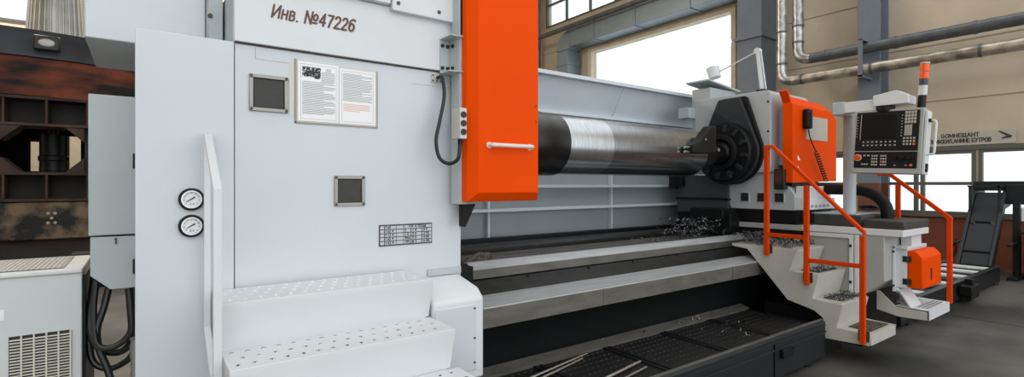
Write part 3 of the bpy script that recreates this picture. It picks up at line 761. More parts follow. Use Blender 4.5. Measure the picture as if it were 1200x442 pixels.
for k in range(3): mb.cyl((1.514, 2.554, 2.025+k*.05), (1.514, 2.562, 2.025+k*.05), .0185, n=16)
mb.build('socket', M['socket'], t)
mb = MB(); mb.cyl((1.515, 2.6, 1.955), (1.515, 2.6, 1.988), .014, n=12); mb.build('gland', M['black'], t)
pth = [(1.465, 2.785, 2.372), (1.472, 2.74, 2.36), (1.475, 2.72, 2.25), (1.435, 2.70, 2.10), (1.405, 2.69, 1.98), (1.42, 2.68, 1.88), (1.465, 2.65, 1.843), (1.505, 2.61, 1.87), (1.515, 2.60, 1.96)]
mb = MB(); mb.tube(spline(pth, 8), .011, 10); tag(mb.build('power_cable', M['cable'], origin=pth[0]), 'black cable looping from the headstock plate to the three socket box', 'cable')

# ================================================================== LATHE BED
BX0, BX1 = 1.64, 9.4
bed = thing('lathe_bed', (4, 3.6, 0), 'long dark lathe bed with ground steel slideways running away from the headstock', 'lathe bed')
def bar(name, prof, m, x0=BX0, x1=BX1, bev=.004):
    mb = MB(); mb.prism(prof, x0, x1, 'x'); return mb.build(name, m, bed, bev=bev)
bar('casting', [(3.1, 0), (3.1, .55), (2.98, .735), (3.14, .735), (3.14, .83), (3.22, .86), (3.40, .93), (3.40, .98), (3.5, 1.0), (4.5, 1.0), (4.5, 0)], M['dark'], bev=.006)
bar('front_slideway', [(2.9, .74), (2.9, .876), (3.06, .909), (3.14, .909), (3.14, .74)], M['steeldull'])
bar('slideway_top', [(2.899, .877), (2.901, .881), (3.06, .915), (3.12, .915), (3.12, .910), (3.06, .910)], M['steel'], bev=0)  # thin lighter sheet, the light on the slideway top is in its colour
bar('front_ledge', [(3.225, .865), (3.225, .875), (3.36, .972), (3.398, .972), (3.398, .93)], M['oldsteel'])
bar('middle_slideway', [(3.37, .98), (3.37, 1.052), (3.43, 1.10), (3.53, 1.10), (3.58, 1.0)], M['steeldull'], 2.06, 6.6)
bar('middle_slideway_cover', [(3.368, 1.056), (3.428, 1.106), (3.47, 1.106), (3.47, 1.10), (3.43, 1.10), (3.37, 1.052)], M['steel'], 2.06, 6.6, 0)  # lighter sheet on the sloping face, sky brightness put into its colour
bar('inner_slideway', [(3.78, 1.0), (3.78, 1.07), (3.95, 1.085), (3.95, 1.0)], M['steeldull'])
bar('rear_slideway', [(4.12, 1.0), (4.12, 1.10), (4.16, 1.13), (4.32, 1.13), (4.32, 1.0)], M['oldsteel'])
bar('rear_rail', [(4.4, 1.0), (4.4, 1.16), (4.5, 1.16), (4.5, 1.0)], M['dark'])
mb = MB(); mb.box(1.65, 2.04, 3.30, 3.62, .98, 1.10).box(1.65, 1.80, 3.05, 3.3, .90, 1.06); mb.build('end_block', M['dark'], bed, bev=.008)
mb = MB(); mb.cyl((1.92, 3.4, 1.10), (1.92, 3.4, 1.135), .016, n=10); mb.build('end_bolt', M['chrome'], bed)
mb = MB()
for x in (2.6, 3.3, 3.9, 4.6, 5.3): mb.cyl((x, 3.34, .965), (x, 3.34, .98), .014, n=10)
mb.build('ledge_bolt', M['socket'], bed)
mb = MB()
for x in (3.02, 4.9): mb.box(x, x+.004, 2.8985, 2.905, .742, .882)
mb.build('slideway_joint', M['seam'], bed)
mb = MB(); mb.prism([(2.05, 1.10), (2.35, 1.10), (2.33, 1.16), (2.22, 1.17)], 3.505, 3.52, 'y')
o = mb.build('mesh_scrap', M['dirt'], origin=(2.2, 3.51, 1.10)); tag(o, 'crumpled triangular mesh scrap lying on the bed near the headstock', 'scrap')
# chip pan
pan = thing('chip_pan', (3.5, 2.6, 0), 'long black chip pan with slotted grating in front of the lathe bed', 'chip pan')
PX0, PX1 = 1.66, 5.33
mb = MB(); mb.prism([(2.2, .06), (2.2, .395), (2.235, .415), (2.255, .395), (2.255, .33), (3.0, .33), (3.0, .06)], PX0, PX1, 'x'); mb.build('tray', M['convdark'], pan, bev=.004)
mb = MB(); mb.box(PX0, PX1, 2.19, 2.2, .30, .315).box(PX0, PX1, 2.194, 2.2, .36, .372); mb.build('rim_strip', M['plate'], pan)
mb = MB(); mb.box(PX0, PX1, 2.222, 2.247, .409, .418); tag(mb.build('pale_rim_edge', M['steeldull'], pan), 'light grey edge', None)  # lighter grey strip along the outer rim
mb = MB(); mb.prism([(2.98, .33), (2.98, .375), (3.09, .40), (3.09, .33)], PX0, PX1+.04, 'x'); mb.build('inner_lip', M['steeldull'], pan)
npan = 5; L = (PX1-PX0)/npan
for k in range(npan):
    a, b = PX0+k*L+.012, PX0+(k+1)*L-.012
    mb = MB(); mb.box(a, b, 2.27, 2.965, .352, .362)
    mb.box(a, a+.03, 2.27, 2.965, .362, .372).box(b-.03, b, 2.27, 2.965, .362, .372)
    mb.use(M['tab'])
    y = 2.32
    while y < 2.94:
        x = a+.06
        while x < b-.08:
            mb.box(x, x+.03, y, y+.005, .362, .367); x += .055
        y += .075
    mb.build('grating', M['grid'], pan, smooth=False)
mb = MB(); mb.box(4.45, 4.62, 2.165, 2.2, .22, .30).box(4.60, 4.66, 2.15, 2.17, .285, .297); mb.build('latch', M['black'], pan, bev=.003)
for x in (1.95, 3.0, 3.95, 4.5): pass
mb = MB()
for x in (2.8, 4.35): mb.box(x, x+.012, 2.19, 2.2, .08, .36)
mb.build('joint_strip', M['black'], pan)
mb = MB()
for x in (2.2, 3.7, 5.1):
    for y in (2.27, 2.9): mb.cyl((x, y, 0), (x, y, .06), .04, n=12)
mb.build('levelling_foot', M['dark'], pan)
rods = [((1.90, 2.72, .385), (2.85, 2.92, .385), .010, 'thin steel rod lying along the grating near the inner lip'),
        ((1.95, 2.66, .385), (2.75, 2.86, .385), .009, 'thin steel rod lying in front of the innermost rod on the grating'),
        ((2.35, 2.42, .385), (3.05, 2.55, .385), .011, 'steel rod lying in the middle of the grating'),
        ((2.42, 2.34, .385), (3.0, 2.45, .385), .008, 'steel rod lying nearest the outer rim of the chip pan')]
for a, b, r, lb in rods:
    a = (a[0], a[1], .372+r); b = (b[0], b[1], .372+r)
    mb = MB(); mb.cyl(a, b, r, n=8); tag(mb.build('steel_rod', M['chrome'], origin=a), lb, 'rod', 'rods on the chip pan')

# ================================================================== SPLASH GUARD behind the bed
GY = 4.7
sg = thing('splash_guard', (5.2, GY, 1.0), 'long blue grey ribbed sheet metal guard behind the lathe bed', 'guard')
GX0, GX1 = 1.66, 8.9
mb = MB(); mb.prism([(GY-.05, 2.955), (GY-.33, 2.955), (GY-.33, 3.0), (GY, 3.0), (GY, 2.96)], GX0, GX1, 'x'); mb.build('top_flange', M['guard'], sg, bev=.004)
mb = MB(); mb.prism([(GY-.25, 2.955), (GY-.04, 2.60), (GY, 2.60), (GY-.20, 2.955)], GX0, GX1, 'x'); mb.build('sloped_panel', M['guard'], sg)
mb = MB(); mb.box(GX0, GX1, GY-.10, GY, 2.56, 2.60); mb.build('upper_rail', M['guard'], sg, bev=.003)
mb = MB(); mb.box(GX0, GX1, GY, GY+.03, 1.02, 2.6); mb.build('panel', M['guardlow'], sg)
mb = MB()
for z in (1.68, 1.42): mb.box(GX0, GX1, GY-.14, GY, z, z+.035)
mb.build('lower_rail', M['guard'], sg, bev=.004)
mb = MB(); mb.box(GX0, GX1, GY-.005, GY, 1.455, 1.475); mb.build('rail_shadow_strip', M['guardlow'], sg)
mb = MB()
for x in (3.05, 4.98, 6.9): 
    mb.box(x, x+.03, GY-.06, GY, 1.02, 2.56)
    mb.prism([(GY-.27, 2.955), (GY-.07, 2.60), (GY-.03, 2.60), (GY-.22, 2.955)], x+.02, x+.05, 'x')
mb.build('rib', M['guard'], sg, bev=.002)
mb = MB(); mb.box(GX0, GX1, GY-.2, GY+.03, .98, 1.02).box(GX0+.1, GX1-.1, GY, GY+.1, 0, 1.0); mb.build('sill', M['dark'], sg)

# ================================================================== CHUCK + ROLL
AY, AZ = 3.58, 2.085
t = thing('lathe_chuck', (2.2, AY, AZ), 'dark chuck holding the roll, half hidden behind the orange guard', 'chuck')
mb = MB(); mb.lathe([(1.638, .25), (2.2, .25), (2.2, .30), (2.62, .30), (2.64, .29), (2.64, .19)], (0, AY, AZ), 'x', 48); mb.build('body', M['plate'], t, bev=.004)
mb = MB()
for k in range(4):
    a = PI/4+k*PI/2; R_ = Matrix.Rotation(a, 3, 'X'); c = (2.7, AY, AZ)
    mb.box(2.60, 2.645, AY-.05, AY+.05, AZ+.20, AZ+.30, R_, c)
mb.build('jaw', M['dark'], t, bev=.006)
rl = thing('steel_roll', (4, AY, AZ), 'big turned steel roll clamped between the chuck and the tailstock', 'roll')
r = .272
mb = MB(); mb.lathe([(2.645, .18), (2.645, .292), (2.84, .292), (2.86, .284), (3.04, .284), (3.045, r), (3.05, .2)], (0, AY, AZ), 'x', 72); tag(mb.build('dark_collar', M['rollblack'], rl), 'black collar', None)
mb = MB(); mb.lathe([(3.046, .2), (3.046, r), (3.60, r), (3.60, .2)], (0, AY, AZ), 'x', 72); tag(mb.build('bright_band', M['rollA'], rl), 'lighter freshly turned band', None)
mb = MB(); mb.lathe([(3.601, .2), (3.601, r), (5.10, r), (5.14, r-.03), (5.14, .15)], (0, AY, AZ), 'x', 72); mb.build('barrel', M['rollB'], rl)
mb = MB(); mb.lathe([(5.13, .16), (5.45, .16), (5.45, .12), (5.72, .12)], (0, AY, AZ), 'x', 40); mb.build('neck', M['rollblack'], rl)

# ================================================================== TAILSTOCK
ts = thing('tailstock', (6.5, 3.5, 1.0), 'grey tailstock with a dark round face plate at the far end of the roll', 'tailstock')
TX0 = 6.0
mb = MB(); mb.prism([(3.07, 1.86), (3.07, 2.80), (3.11, 2.84), (4.1, 2.84), (4.1, 1.86)], TX0, 6.95, 'x'); mb.build('head', M['midgrey'], ts, bev=.012)
mb = MB(); mb.box(TX0+.01, 6.6, 3.86, 4.14, 1.9, 2.99); mb.build('rear_box', M['midgrey'], ts, bev=.01)
mb = MB(); mb.box(TX0-.1, 6.65, 3.82, 4.16, 3.0, 3.02, Matrix.Rotation(.10, 3, 'Y'), (6.5, 4, 3.0)); mb.build('cover_plate', M['cabgrey'], ts)
mb = MB(); mb.box(5.85, TX0, 4.08, 4.24, 2.60, 2.74); mb.build('side_bracket', M['cabgrey'], ts, bev=.005)
# keyhole shaped dark plate
def keyhole(c, r, top, n=40):
    pts = []
    a0 = math.radians(12); a1 = math.radians(168)
    for k in range(n+1):
        a = a1+(2*PI-(a1-a0))*k/n
        pts.append((c[0]+r*math.cos(a), c[1]+r*math.sin(a)))
    return pts+top[::-1]
cz = AZ+.03
mb = MB(); mb.prism(keyhole((AY, cz), .40, [(3.40, 2.76), (3.42, 2.79), (3.70, 2.79), (3.72, 2.76)][::1]), TX0-.07, TX0, 'x'); mb.build('face_plate', M['plate'], ts, bev=.012)
mb = MB(); mb.prism(keyhole((AY-.045, cz), .395, [(3.34, 2.78), (3.37, 2.80), (3.66, 2.80), (3.68, 2.78)]), TX0-.04, TX0+.0, 'x'); mb.build('plate_rim', M['dark'], ts, bev=.008)
fp = MB(); fp.lathe([(TX0-.07, .365), (TX0-.17, .365), (TX0-.19, .345), (TX0-.19, .225), (TX0-.25, .225), (TX0-.26, .21), (TX0-.26, .165), (TX0-.19, .16)], (0, AY, cz), 'x', 56)
disc = fp.build('rotating_disc', M['dark'], ts)
mb = MB(); mb.lathe([(TX0-.185, .155), (TX0-.24, .13), (TX0-.28, .07), (TX0-.285, 0.001)], (0, AY, cz), 'x', 32); mb.build('live_centre', M['black'], disc)
mb = MB()
for k in range(12):
    a = 2*PI*k/12+.15; R_ = Matrix.Rotation(a, 3, 'X')
    mb.box(TX0-.215, TX0-.185, AY-.022, AY+.022, cz+.25, cz+.34, R_, (TX0, AY, cz))
mb.build('jaw_slot', M['plate'], disc, bev=.004)
mb = MB()
for k in range(8):
    a = 2*PI*k/8+.3; mb.cyl((TX0-.2, AY+.29*math.cos(a), cz+.29*math.sin(a)), (TX0-.18, AY+.29*math.cos(a), cz+.29*math.sin(a)), .02, n=12)
mb.build('disc_bolt', M['oldsteel'], disc)
# dog that drives the roll
t = thing('driving_dog', (5.4, 3.3, 2.05), 'black clamp dog with silver bolts gripping the tailstock end of the roll', 'clamp')
mb = MB()
mb.prism([(4.70, 2.045), (4.70, 2.13), (4.82, 2.19), (4.95, 2.30), (5.02, 2.36), (5.13, 2.36), (5.13, 2.06)], 3.22, 3.32, 'y'); mb.build('arm', M['dark'], t, bev=.015)
mb = MB(); mb.box(5.10, 5.128, 3.30, 3.322, 2.06, 2.36); mb.build('shoe', M['dark'], t, bev=.01)
mb = MB()
for z in (2.065, 2.11): mb.cyl((4.62, 3.27, z), (4.72, 3.27, z), .016, n=10)
mb.cyl((5.14, 3.20, 2.10), (5.14, 3.225, 2.10), .02, n=10).cyl((4.9, 3.2, 2.2), (4.9, 3.225, 2.2), .014, n=10)
mb.build('bolt', M['chrome'], t)
# base of the tailstock with pockets
mb = MB()
yA, yB_ = 2.82, 3.64
prof = [(yA, 1.42), (yA, 1.60), (yA+.07, 1.70), (3.08, 1.86), (3.66, 1.86), (3.66, 1.60), (3.60, 1.42)]
mb.prism(prof, TX0+.05, 6.95, 'x'); mb.build('base', M['midgrey'], ts, bev=.006)
mb = MB()
pk = []
for y0, y1 in ((2.925, 3.055), (3.14, 3.265), (3.35, 3.475)):
    mb.box(TX0+.04, TX0+.052, y0, y1, 1.50, 1.63); pk.append((y0, y1))
pw = mb.build('pocket_rim', M['cabgrey'], ts, bev=.01)
mb = MB()
for y0, y1 in pk: mb.box(TX0+.032, TX0+.042, y0+.014, y1-.014, 1.514, 1.616)
mb.build('pocket', M['socket'], ts, bev=.008)
mb = MB(); mb.prism([(3.62, .98), (3.62, 1.84), (4.38, 1.84), (4.38, .98)], TX0+.02, 7.0, 'x'); tag(mb.build('rear_base', M['rearbase'], ts, bev=.008), 'dark blue grey rear base', None)
mb = MB(); mb.box(TX0+.0, TX0+.05, 3.6, 4.39, 1.52, 1.545); mb.build('base_seam', M['dark'], ts)
mb = MB(); mb.box(TX0-.05, TX0+.02, 4.25, 4.42, 1.70, 1.86).box(TX0-.06, TX0+.02, 4.36, 4.46, 1.66, 1.9); mb.build('wiper_block', M['black'], ts, bev=.006)
mb = MB(); mb.box(TX0+.07, 7.0, 2.82, 3.62, 1.25, 1.42); mb.build('slide_gap', M['black'], ts)
mb = MB(); mb.box(TX0-.02, 6.9, 2.70, 3.56, 1.20, 1.255); mb.build('saddle_plate', M['saddle'], ts, bev=.004)
mb = MB(); mb.box(TX0-.0, 6.9, 2.75, 4.4, 1.0, 1.2).box(TX0-.22, TX0, 3.45, 4.2, 1.1, 1.36).box(TX0-.30, TX0, 3.5, 3.95, 1.30, 1.42); mb.build('saddle', M['black'], ts, bev=.006)
# white side bracket under the orange control panel
mb = MB(); mb.box(6.05, 6.80, 2.70, 2.83, 1.43, 1.56).prism([(6.10, 1.56), (6.75, 1.56), (6.70, 1.70), (6.10, 1.70)], 2.72, 2.83, 'y'); mb.build('side_bracket', M['paint2'], ts, bev=.006)
mb = MB()
for k in range(5): mb.box(6.17+k*.10, 6.23+k*.10, 2.694, 2.702, 1.455, 1.485)
mb.build('bracket_marks', M['ink'], ts)
mb = MB(); mb.cyl((TX0+.035, 2.93, 1.70), (TX0+.06, 2.93, 1.70), .018, n=10).cyl((TX0-.01, 3.13, 1.90), (TX0+.01, 3.13, 1.9), .016, n=10).cyl((TX0-.01, 3.1, 2.35), (TX0+.01, 3.1, 2.35), .012, n=10).cyl((TX0-.01, 3.1, 2.7), (TX0+.01, 3.1, 2.7), .012, n=10)
mb.build('plug', M['socket'], ts)
# work lamp on top
t = thing('work_lamp', (6.4, 3.39, 2.84), 'white jointed work lamp standing on top of the tailstock', 'lamp')
mb = MB(); mb.box(6.35, 6.45, 3.34, 3.44, 2.84, 2.93); mb.build('clamp_base', M['socket'], t, bev=.006)
mb = MB(); mb.tube([(6.4, 3.385, 2.93), (6.4, 3.44, 3.42)], .028, 8, sq=False).tube([(6.4, 3.335, 2.93), (6.4, 3.40, 3.42)], .010, 6); mb.build('lower_arm', M['paint2'], t)
mb = MB(); mb.cyl((6.37, 3.44, 3.43), (6.43, 3.44, 3.43), .04, n=14); mb.build('joint', M['paint2'], t)
mb = MB(); mb.tube([(6.4, 3.44, 3.43), (6.4, 3.97, 3.265)], .011, 8); mb.build('upper_arm', M['paint2'], t)
mb = MB(); mb.lathe([(-.075, .078), (.075, .088), (.085, .06), (.085, .001)], (0, 0, 0), 'z', 24)
mb.xform(Matrix.Translation((6.4, 4.06, 3.26)) @ Matrix.Rotation(math.radians(-14), 4, 'X')); mb.build('shade', M['paint2'], t)

# orange operator panel on the tailstock
t = thing('orange_operator_box', (6.6, 2.9, 1.74), 'orange sheet metal box with a grey label plate on the tailstock side', 'box')
mb = MB()
xo0, xo1 = 6.02, 7.17
F = [(xo0, 2.83, 1.74), (xo1, 2.83, 1.76), (xo1, 2.83, 2.54), (7.02, 2.83, 2.63), (xo0, 2.83, 2.64)]
Bk = [(xo0-.0, 2.94, 1.74), (xo1, 2.94, 1.76), (xo1, 2.94, 2.58), (6.97, 2.94, 2.735), (xo0-.0, 2.94, 2.765)]
mb.poly(F+Bk, [(0, 1, 2, 3, 4), (9, 8, 7, 6, 5), (0, 5, 6, 1), (1, 6, 7, 2), (2, 7, 8, 3), (3, 8, 9, 4), (4, 9, 5, 0)])
mb.build('casing', M['orange'], t, bev=.004)
mb = MB(); mb.prism([(xo0, 2.66), (xo0, 2.71), (xo0-.075, 2.80), (xo0-.09, 2.785)], 2.85, 2.94, 'y'); mb.build('edge_flange', M['orange'], t)
mb = MB(); mb.box(6.2, 7.0, 2.94, 3.068, 1.95, 2.6); mb.build('mount', M['midgrey'], t)
mb = MB(); mb.box(6.34, 6.90, 2.822, 2.832, 2.25, 2.53); mb.build('label_plate', M['sign'], t, bev=.003)
mb = MB()
for z in (1.88, 2.0): mb.prism([(6.14, z), (6.20, z), (6.14, z+.06)], 2.826, 2.831, 'y')
mb.build('warning_mark', M['paper'], t, smooth=False)
mb = MB(); mb.box(6.05, 7.1, 2.85, 2.935, 1.70, 1.745); mb.build('bottom_seal', M['black'], t)
t = thing('handset', (6.29, 2.79, 2.35), 'black hand pendant hanging on the orange box with a coiled cord', 'hand control')
mb = MB(); mb.box(6.245, 6.36, 2.755, 2.826, 2.37, 2.60); mb.build('body', M['black'], t, bev=.02, seg=3)
mb = MB()
for k in range(3): mb.cyl((6.30, 2.748, 2.42+k*.06), (6.30, 2.757, 2.42+k*.06), .022, n=12)
mb.build('button', M['plate'], t)
mb = MB()
a, b = Vector((6.31, 2.79, 2.37)), Vector((6.45, 2.76, 2.10)); c_ = Vector((6.76, 2.78, 1.76))
pts = [a.lerp(b, k/8)+Vector((-.03*math.sin(k/8*PI), 0, 0)) for k in range(9)]
for k in range(12*10+1):
    s = k/120; p = b.lerp(c_, s); an = 2*PI*12*s
    pts.append(p+Vector((.022*math.cos(an)*.8, .022*math.sin(an), .022*math.cos(an)*.6)))
mb.tube(pts, .007, 6); mb.build('coiled_cord', M['cable'], t)
t = thing('label_box', (6.0, 2.96, 1.62), 'small dark box with an orange label under the tailstock corner', 'box')
mb = MB(); mb.box(5.97, 6.06, 2.90, 3.02, 1.66, 1.90); mb.build('body', M['socket'], t, bev=.01)
mb = MB(); mb.box(5.962, 5.972, 2.92, 3.0, 1.72, 1.88); mb.build('label', M['rust'], t)

# ================================================================== OPERATOR STAIRS
sr = thing('operator_stairs', (5.7, 2.4, 0), 'beige grey four step operator stairs with orange rails at the tailstock', 'stairs')
QX0, QX1 = 5.4, 6.03
prof = [(3.2, 1.06), (3.2, 1.03), (3.02, 1.01), (2.59, .53), (2.33, .47), (2.25, .41), (2.235, .22), (1.86, .235), (1.845, .335), (2.13, .345), (2.08, .57), (2.35, .585), (2.29, .825), (2.57, .83), (2.50, 1.045)]
mb = MB(); mb.prism(prof, QX0, QX0+.014, 'x'); mb.build('stringer', M['stairgrey'], sr, bev=.002)
mb = MB(); mb.prism(prof, QX1-.014, QX1, 'x'); mb.build('stringer', M['stairgrey'], sr, bev=.002)
steps = [(1.845, 2.14, .34), (2.09, 2.36, .58), (2.30, 2.58, .828)]
for (y0, y1, z) in steps:
    mb = MB(); mb.prism([(y0, z-.10 if y0 < 2 else z-.03), (y0, z), (y1, z), (y1, z-.012), (y0+.012, z-.012), (y0+.012, z-.10 if y0 < 2 else z-.03)], QX0+.014, QX1-.014, 'x'); o = mb.build('step', M['stairgrey'], sr)
    mb = MB()
    nx, ny = 9, 5
    for i in range(nx+1):
        x = QX0+.13+i*.046; mb.box(x, x+.012, y0+.04, y1-.07, z, z+.006)
    for j in range(ny+1):
        y = y0+.04+j*(y1-y0-.11)/ny; mb.box(QX0+.13, QX0+.13+nx*.046+.012, y, y+.010, z+.001, z+.007)
    mb.build('tread_grid', M['dirt'], o, smooth=False)
mb = MB()
for (ya, za, yb, zb2) in ((2.13, .34, 2.08, .57), (2.35, .58, 2.29, .825), (2.57, .83, 2.50, 1.05)):
    mb.prism([(ya, za), (yb, zb2), (yb+.012, zb2), (ya+.012, za)], QX0+.014, QX1-.014, 'x')
mb.build('riser', M['stairgrey'], sr)
mb = MB(); mb.box(QX0+.014, QX1-.014, 2.50, 3.2, 1.035, 1.055); mb.build('platform', M['stairgrey'], sr)
mb = MB(); mb.box(QX0+.1, QX1-.1, 2.3, 2.88, 0, .45); mb.build('support', M['black'], sr)
# rails
t = thing('stair_rail', (5.38, 2.3, .25), 'orange square tube rail on the left side of the operator stairs', 'handrail')
RX = 5.37
def sqtube(mb, a, b, w=.022): mb.tube([a, b], w*1.414, 4, sq=True)
for (y, z0, z1) in ((1.90, .25, 1.245), (2.39, .72, 1.71), (2.79, .97, 2.10)):
    mb = MB(); mb.box(RX-.022, RX+.022, y-.022, y+.022, z0, z1); mb.build('post', M['railorange'], t, bev=.004)
mb = MB(); mb.prism([(2.815, 2.10), (2.73, 2.10), (1.878, 1.25), (1.878, 1.29), (2.72, 2.135), (2.815, 2.135)], RX-.024, RX+.024, 'x'); mb.build('top_rail', M['railorange'], t, bev=.004)
for (ya, yb, z) in ((2.412, 2.768, 1.19), (1.922, 2.368, .965)):
    mb = MB(); mb.box(RX-.018, RX+.018, ya, yb, z-.02, z+.02); mb.build('mid_rail', M['railorange'], t, bev=.004)
mb = MB()
for (y, z) in ((1.90, .27), (2.39, .74), (2.79, .99)): mb.box(RX+.022, RX+.03, y-.045, y+.045, z, z+.10)
mb.build('mounting_plate', M['rustframe'], t)

# ================================================================== SADDLE BODY beside the stairs + overhang slab
sb = thing('operator_console_base', (6.5, 2.4, 0), 'large grey console base right of the stairs with a slab topped overhang', 'machine base')
BXx = 6.05
mb = MB(); mb.prism([(1.95, .74), (1.95, 1.20), (2.66, 1.20), (2.66, .55), (2.10, .60)], BXx, 6.95, 'x'); mb.build('body', M['saddle'], sb, bev=.008)
mb = MB(); mb.box(BXx-.01, 6.80, 1.79, 2.66, 1.20, 1.265); mb.build('overhang', M['paint2'], sb, bev=.005)
mb = MB(); mb.box(BXx-.02, BXx, 2.17, 2.21, .58, 1.19).box(BXx-.02, BXx, 2.22, 2.26, .58, 1.19).box(BXx-.02, BXx, 2.26, 2.65, 1.15, 1.19); mb.build('panel_frame', M['paint2'], sb, bev=.003)
mb = MB()
for z in (.68, 1.06): mb.box(BXx-.03, BXx-.015, 2.235, 2.255, z, z+.03)
mb.build('hinge', M['black'], sb)
mb = MB(); mb.box(6.2, 7.2, 2.2, 2.9, 0, .6); mb.build('plinth', M['black'], sb)
mb = MB(); mb.box(6.10, 6.85, 1.80, 2.16, 1.266, 1.35); o = mb.build('front_slab', M['slab'], sb, bev=.012)
mb = MB(); mb.box(6.15, 6.9, 2.18, 2.66, 1.266, 1.39); mb.build('rear_slab', M['slab'], sb, bev=.012)
mb = MB(); mb.box(6.2, 6.85, 2.25, 2.7, 1.391, 1.40); mb.build('top_sheet', M['cabgrey'], sb)
# orange lidded cabinet hung on the console base
t = thing('orange_lid_cabinet', (6.6, 1.85, .66), 'small grey cabinet with a hinged orange lid hung on the console base', 'cabinet')
mb = MB(); mb.box(6.30, 6.90, 1.835, 1.945, .66, 1.06); mb.build('back_box', M['paint2'], t, bev=.005)
mb = MB()
mb.prism([(1.71, .67), (1.71, .98), (1.765, 1.045), (1.83, 1.045), (1.83, .67)], 6.305, 6.90, 'x'); lid = mb.build('lid', M['orange'], t, bev=.006)
mb = MB(); mb.box(6.56, 6.585, 1.704, 1.712, .74, .86); mb.build('keyhole_slot', M['rust'], lid)
mb = MB()
for z in (.73, .96): mb.cyl((6.297, 1.833, z-.03), (6.297, 1.833, z+.03), .014, n=10).box(6.292, 6.306, 1.80, 1.87, z-.03, z+.03)
mb.build('hinge', M['oldsteel'], t)
mb = MB(); mb.box(6.26, 6.30, 1.925, 1.948, .62, 1.09).box(6.26, 6.85, 1.82, 1.948, 1.062, 1.085); mb.build('mounting_flange', M['paint2'], t, bev=.003)
mb = MB()
for z in (.68, 1.03): mb.cyl((6.255, 1.938, z), (6.262, 1.938, z), .012, n=8)
mb.build('bolt', M['spot'], t)
mb = MB(); mb.box(6.45, 6.75, 1.84, 1.93, 1.085, 1.20); mb.build('hanger', M['paint2'], t)
# lower single step to the right
t = thing('hanging_step', (6.6, 1.8, .36), 'white single hanging step below the orange lidded cabinet', 'step')
mb = MB(); mb.prism([(1.655, .37), (1.655, .465), (1.94, .47), (2.07, .60), (2.10, .60), (2.10, .40), (1.9, .36)], 6.30, 6.314, 'x'); mb.build('stringer', M['stairgrey'], t, bev=.002)
mb = MB(); mb.prism([(1.655, .37), (1.655, .465), (1.94, .47), (2.07, .60), (2.10, .60), (2.10, .40), (1.9, .36)], 6.956, 6.97, 'x'); mb.build('stringer', M['stairgrey'], t, bev=.002)
mb = MB(); mb.prism([(1.656, .37), (1.656, .467), (1.93, .472), (1.93, .46), (1.668, .455), (1.668, .37)], 6.30, 6.97, 'x'); mb.use(M['ink'])
for i in range(8):
    for j in range(3): mb.box(6.40+i*.065, 6.44+i*.065, 1.69+j*.035, 1.71+j*.035, .466, .473)
mb.build('tread', M['paint2'], t, smooth=False)
mb = MB(); mb.prism([(1.80, .47), (1.90, .64), (1.912, .64), (1.815, .47)], 6.30, 6.60, 'x'); mb.build('kick_plate', M['paint2'], t)
# right rail
t = thing('stair_rail', (6.99, 1.9, .45), 'orange square tube rail behind the control panel, on the hanging step', 'handrail')
X2 = 6.995
mb = MB(); mb.box(X2-.022, X2+.022, 1.64, 1.684, .45, 1.33); mb.build('post', M['railorange'], t, bev=.004)
mb = MB(); mb.box(X2-.022, X2+.022, 2.10, 2.144, .55, 1.72); mb.build('post', M['railorange'], t, bev=.004)
mb = MB(); mb.prism([(1.638, 1.33), (1.638, 1.365), (2.20, 1.86), (2.32, 1.86), (2.32, 1.82), (2.21, 1.82), (1.69, 1.355), (1.684, 1.33)], X2-.024, X2+.024, 'x'); mb.build('top_rail', M['railorange'], t, bev=.004)

# ================================================================== CONTROL PANEL
cp = thing('control_panel', (6.15, 1.95, 1.4), 'grey framed machine control panel with dark screen and key fields on a post', 'control panel')
CY, CZ_ = 1.955, 2.155
CW, CH = .60, .65
T = Matrix.Translation((6.1, CY, CZ_)) @ Matrix.Rotation(math.radians(2.4), 4, 'X') @ Matrix.Rotation(math.radians(3), 4, 'Y')
# local frame: x into the panel, +y = left in the picture, z up
def pl(mb, name, m, par=None, bev=0., smooth=True): mb.xform(T); return mb.build(name, m, par or cp, bev=bev, smooth=smooth)
mb = MB(); mb.box(0, .13, -CW/2, CW/2, -CH/2, CH/2); pl(mb, 'housing', M['saddle'], bev=.008)
mb = MB(); e = .03
mb.box(-.008, .004, -CW/2+e, CW/2-e, -.095, CH/2-.02); up = pl(mb, 'display_unit', M['panelblack'], bev=.004)
mb = MB(); mb.box(-.008, .004, -CW/2+e, CW/2-e, -CH/2+.055, -.105); low = pl(mb, 'key_unit', M['panelblack'], bev=.004)
mb = MB(); mb.box(-.012, -.006, -.095, .225, .03, .275); pl(mb, 'screen', M['screen'], up, bev=.003)
mb = MB(); mb.box(-.0135, -.012, .222, .2275, .02, .285); pl(mb, 'screen_edge', M['key'], up)
mb = MB()
for k in range(8): mb.box(-.011, -.007, .253, .263, .05+k*.029, .058+k*.029); mb.box(-.011, -.007, -.135, -.125, .05+k*.029, .058+k*.029)
for k in range(8):
    for z in (-.01, -.045): mb.box(-.012, -.007, .185-k*.039, .20-k*.039, z, z+.014)
pl(mb, 'soft_key', M['key'], up, smooth=False)
mb = MB()
for i in range(4):
    for j in range(4): mb.box(-.013, -.007, -.245+i*.0245, -.226+i*.0245, .175+j*.032, .200+j*.032)
for i in range(3):
    for j in range(6): mb.box(-.012, -.007, -.215+i*.021, -.197+i*.021, .055+j*.018, .070+j*.018)
for i in range(4):
    for j in range(3):
        if not (i == 0 and j == 0): mb.box(-.013, -.007, -.245+i*.027, -.229+i*.027, -.04+j*.03, -.022+j*.03)
pl(mb, 'key', M['key'], up, smooth=False)
mb = MB(); mb.box(-.014, -.007, -.247, -.227, -.041, -.021); tag(pl(mb, 'enter_key', M['keyorange'], up, smooth=False), 'orange key', None)
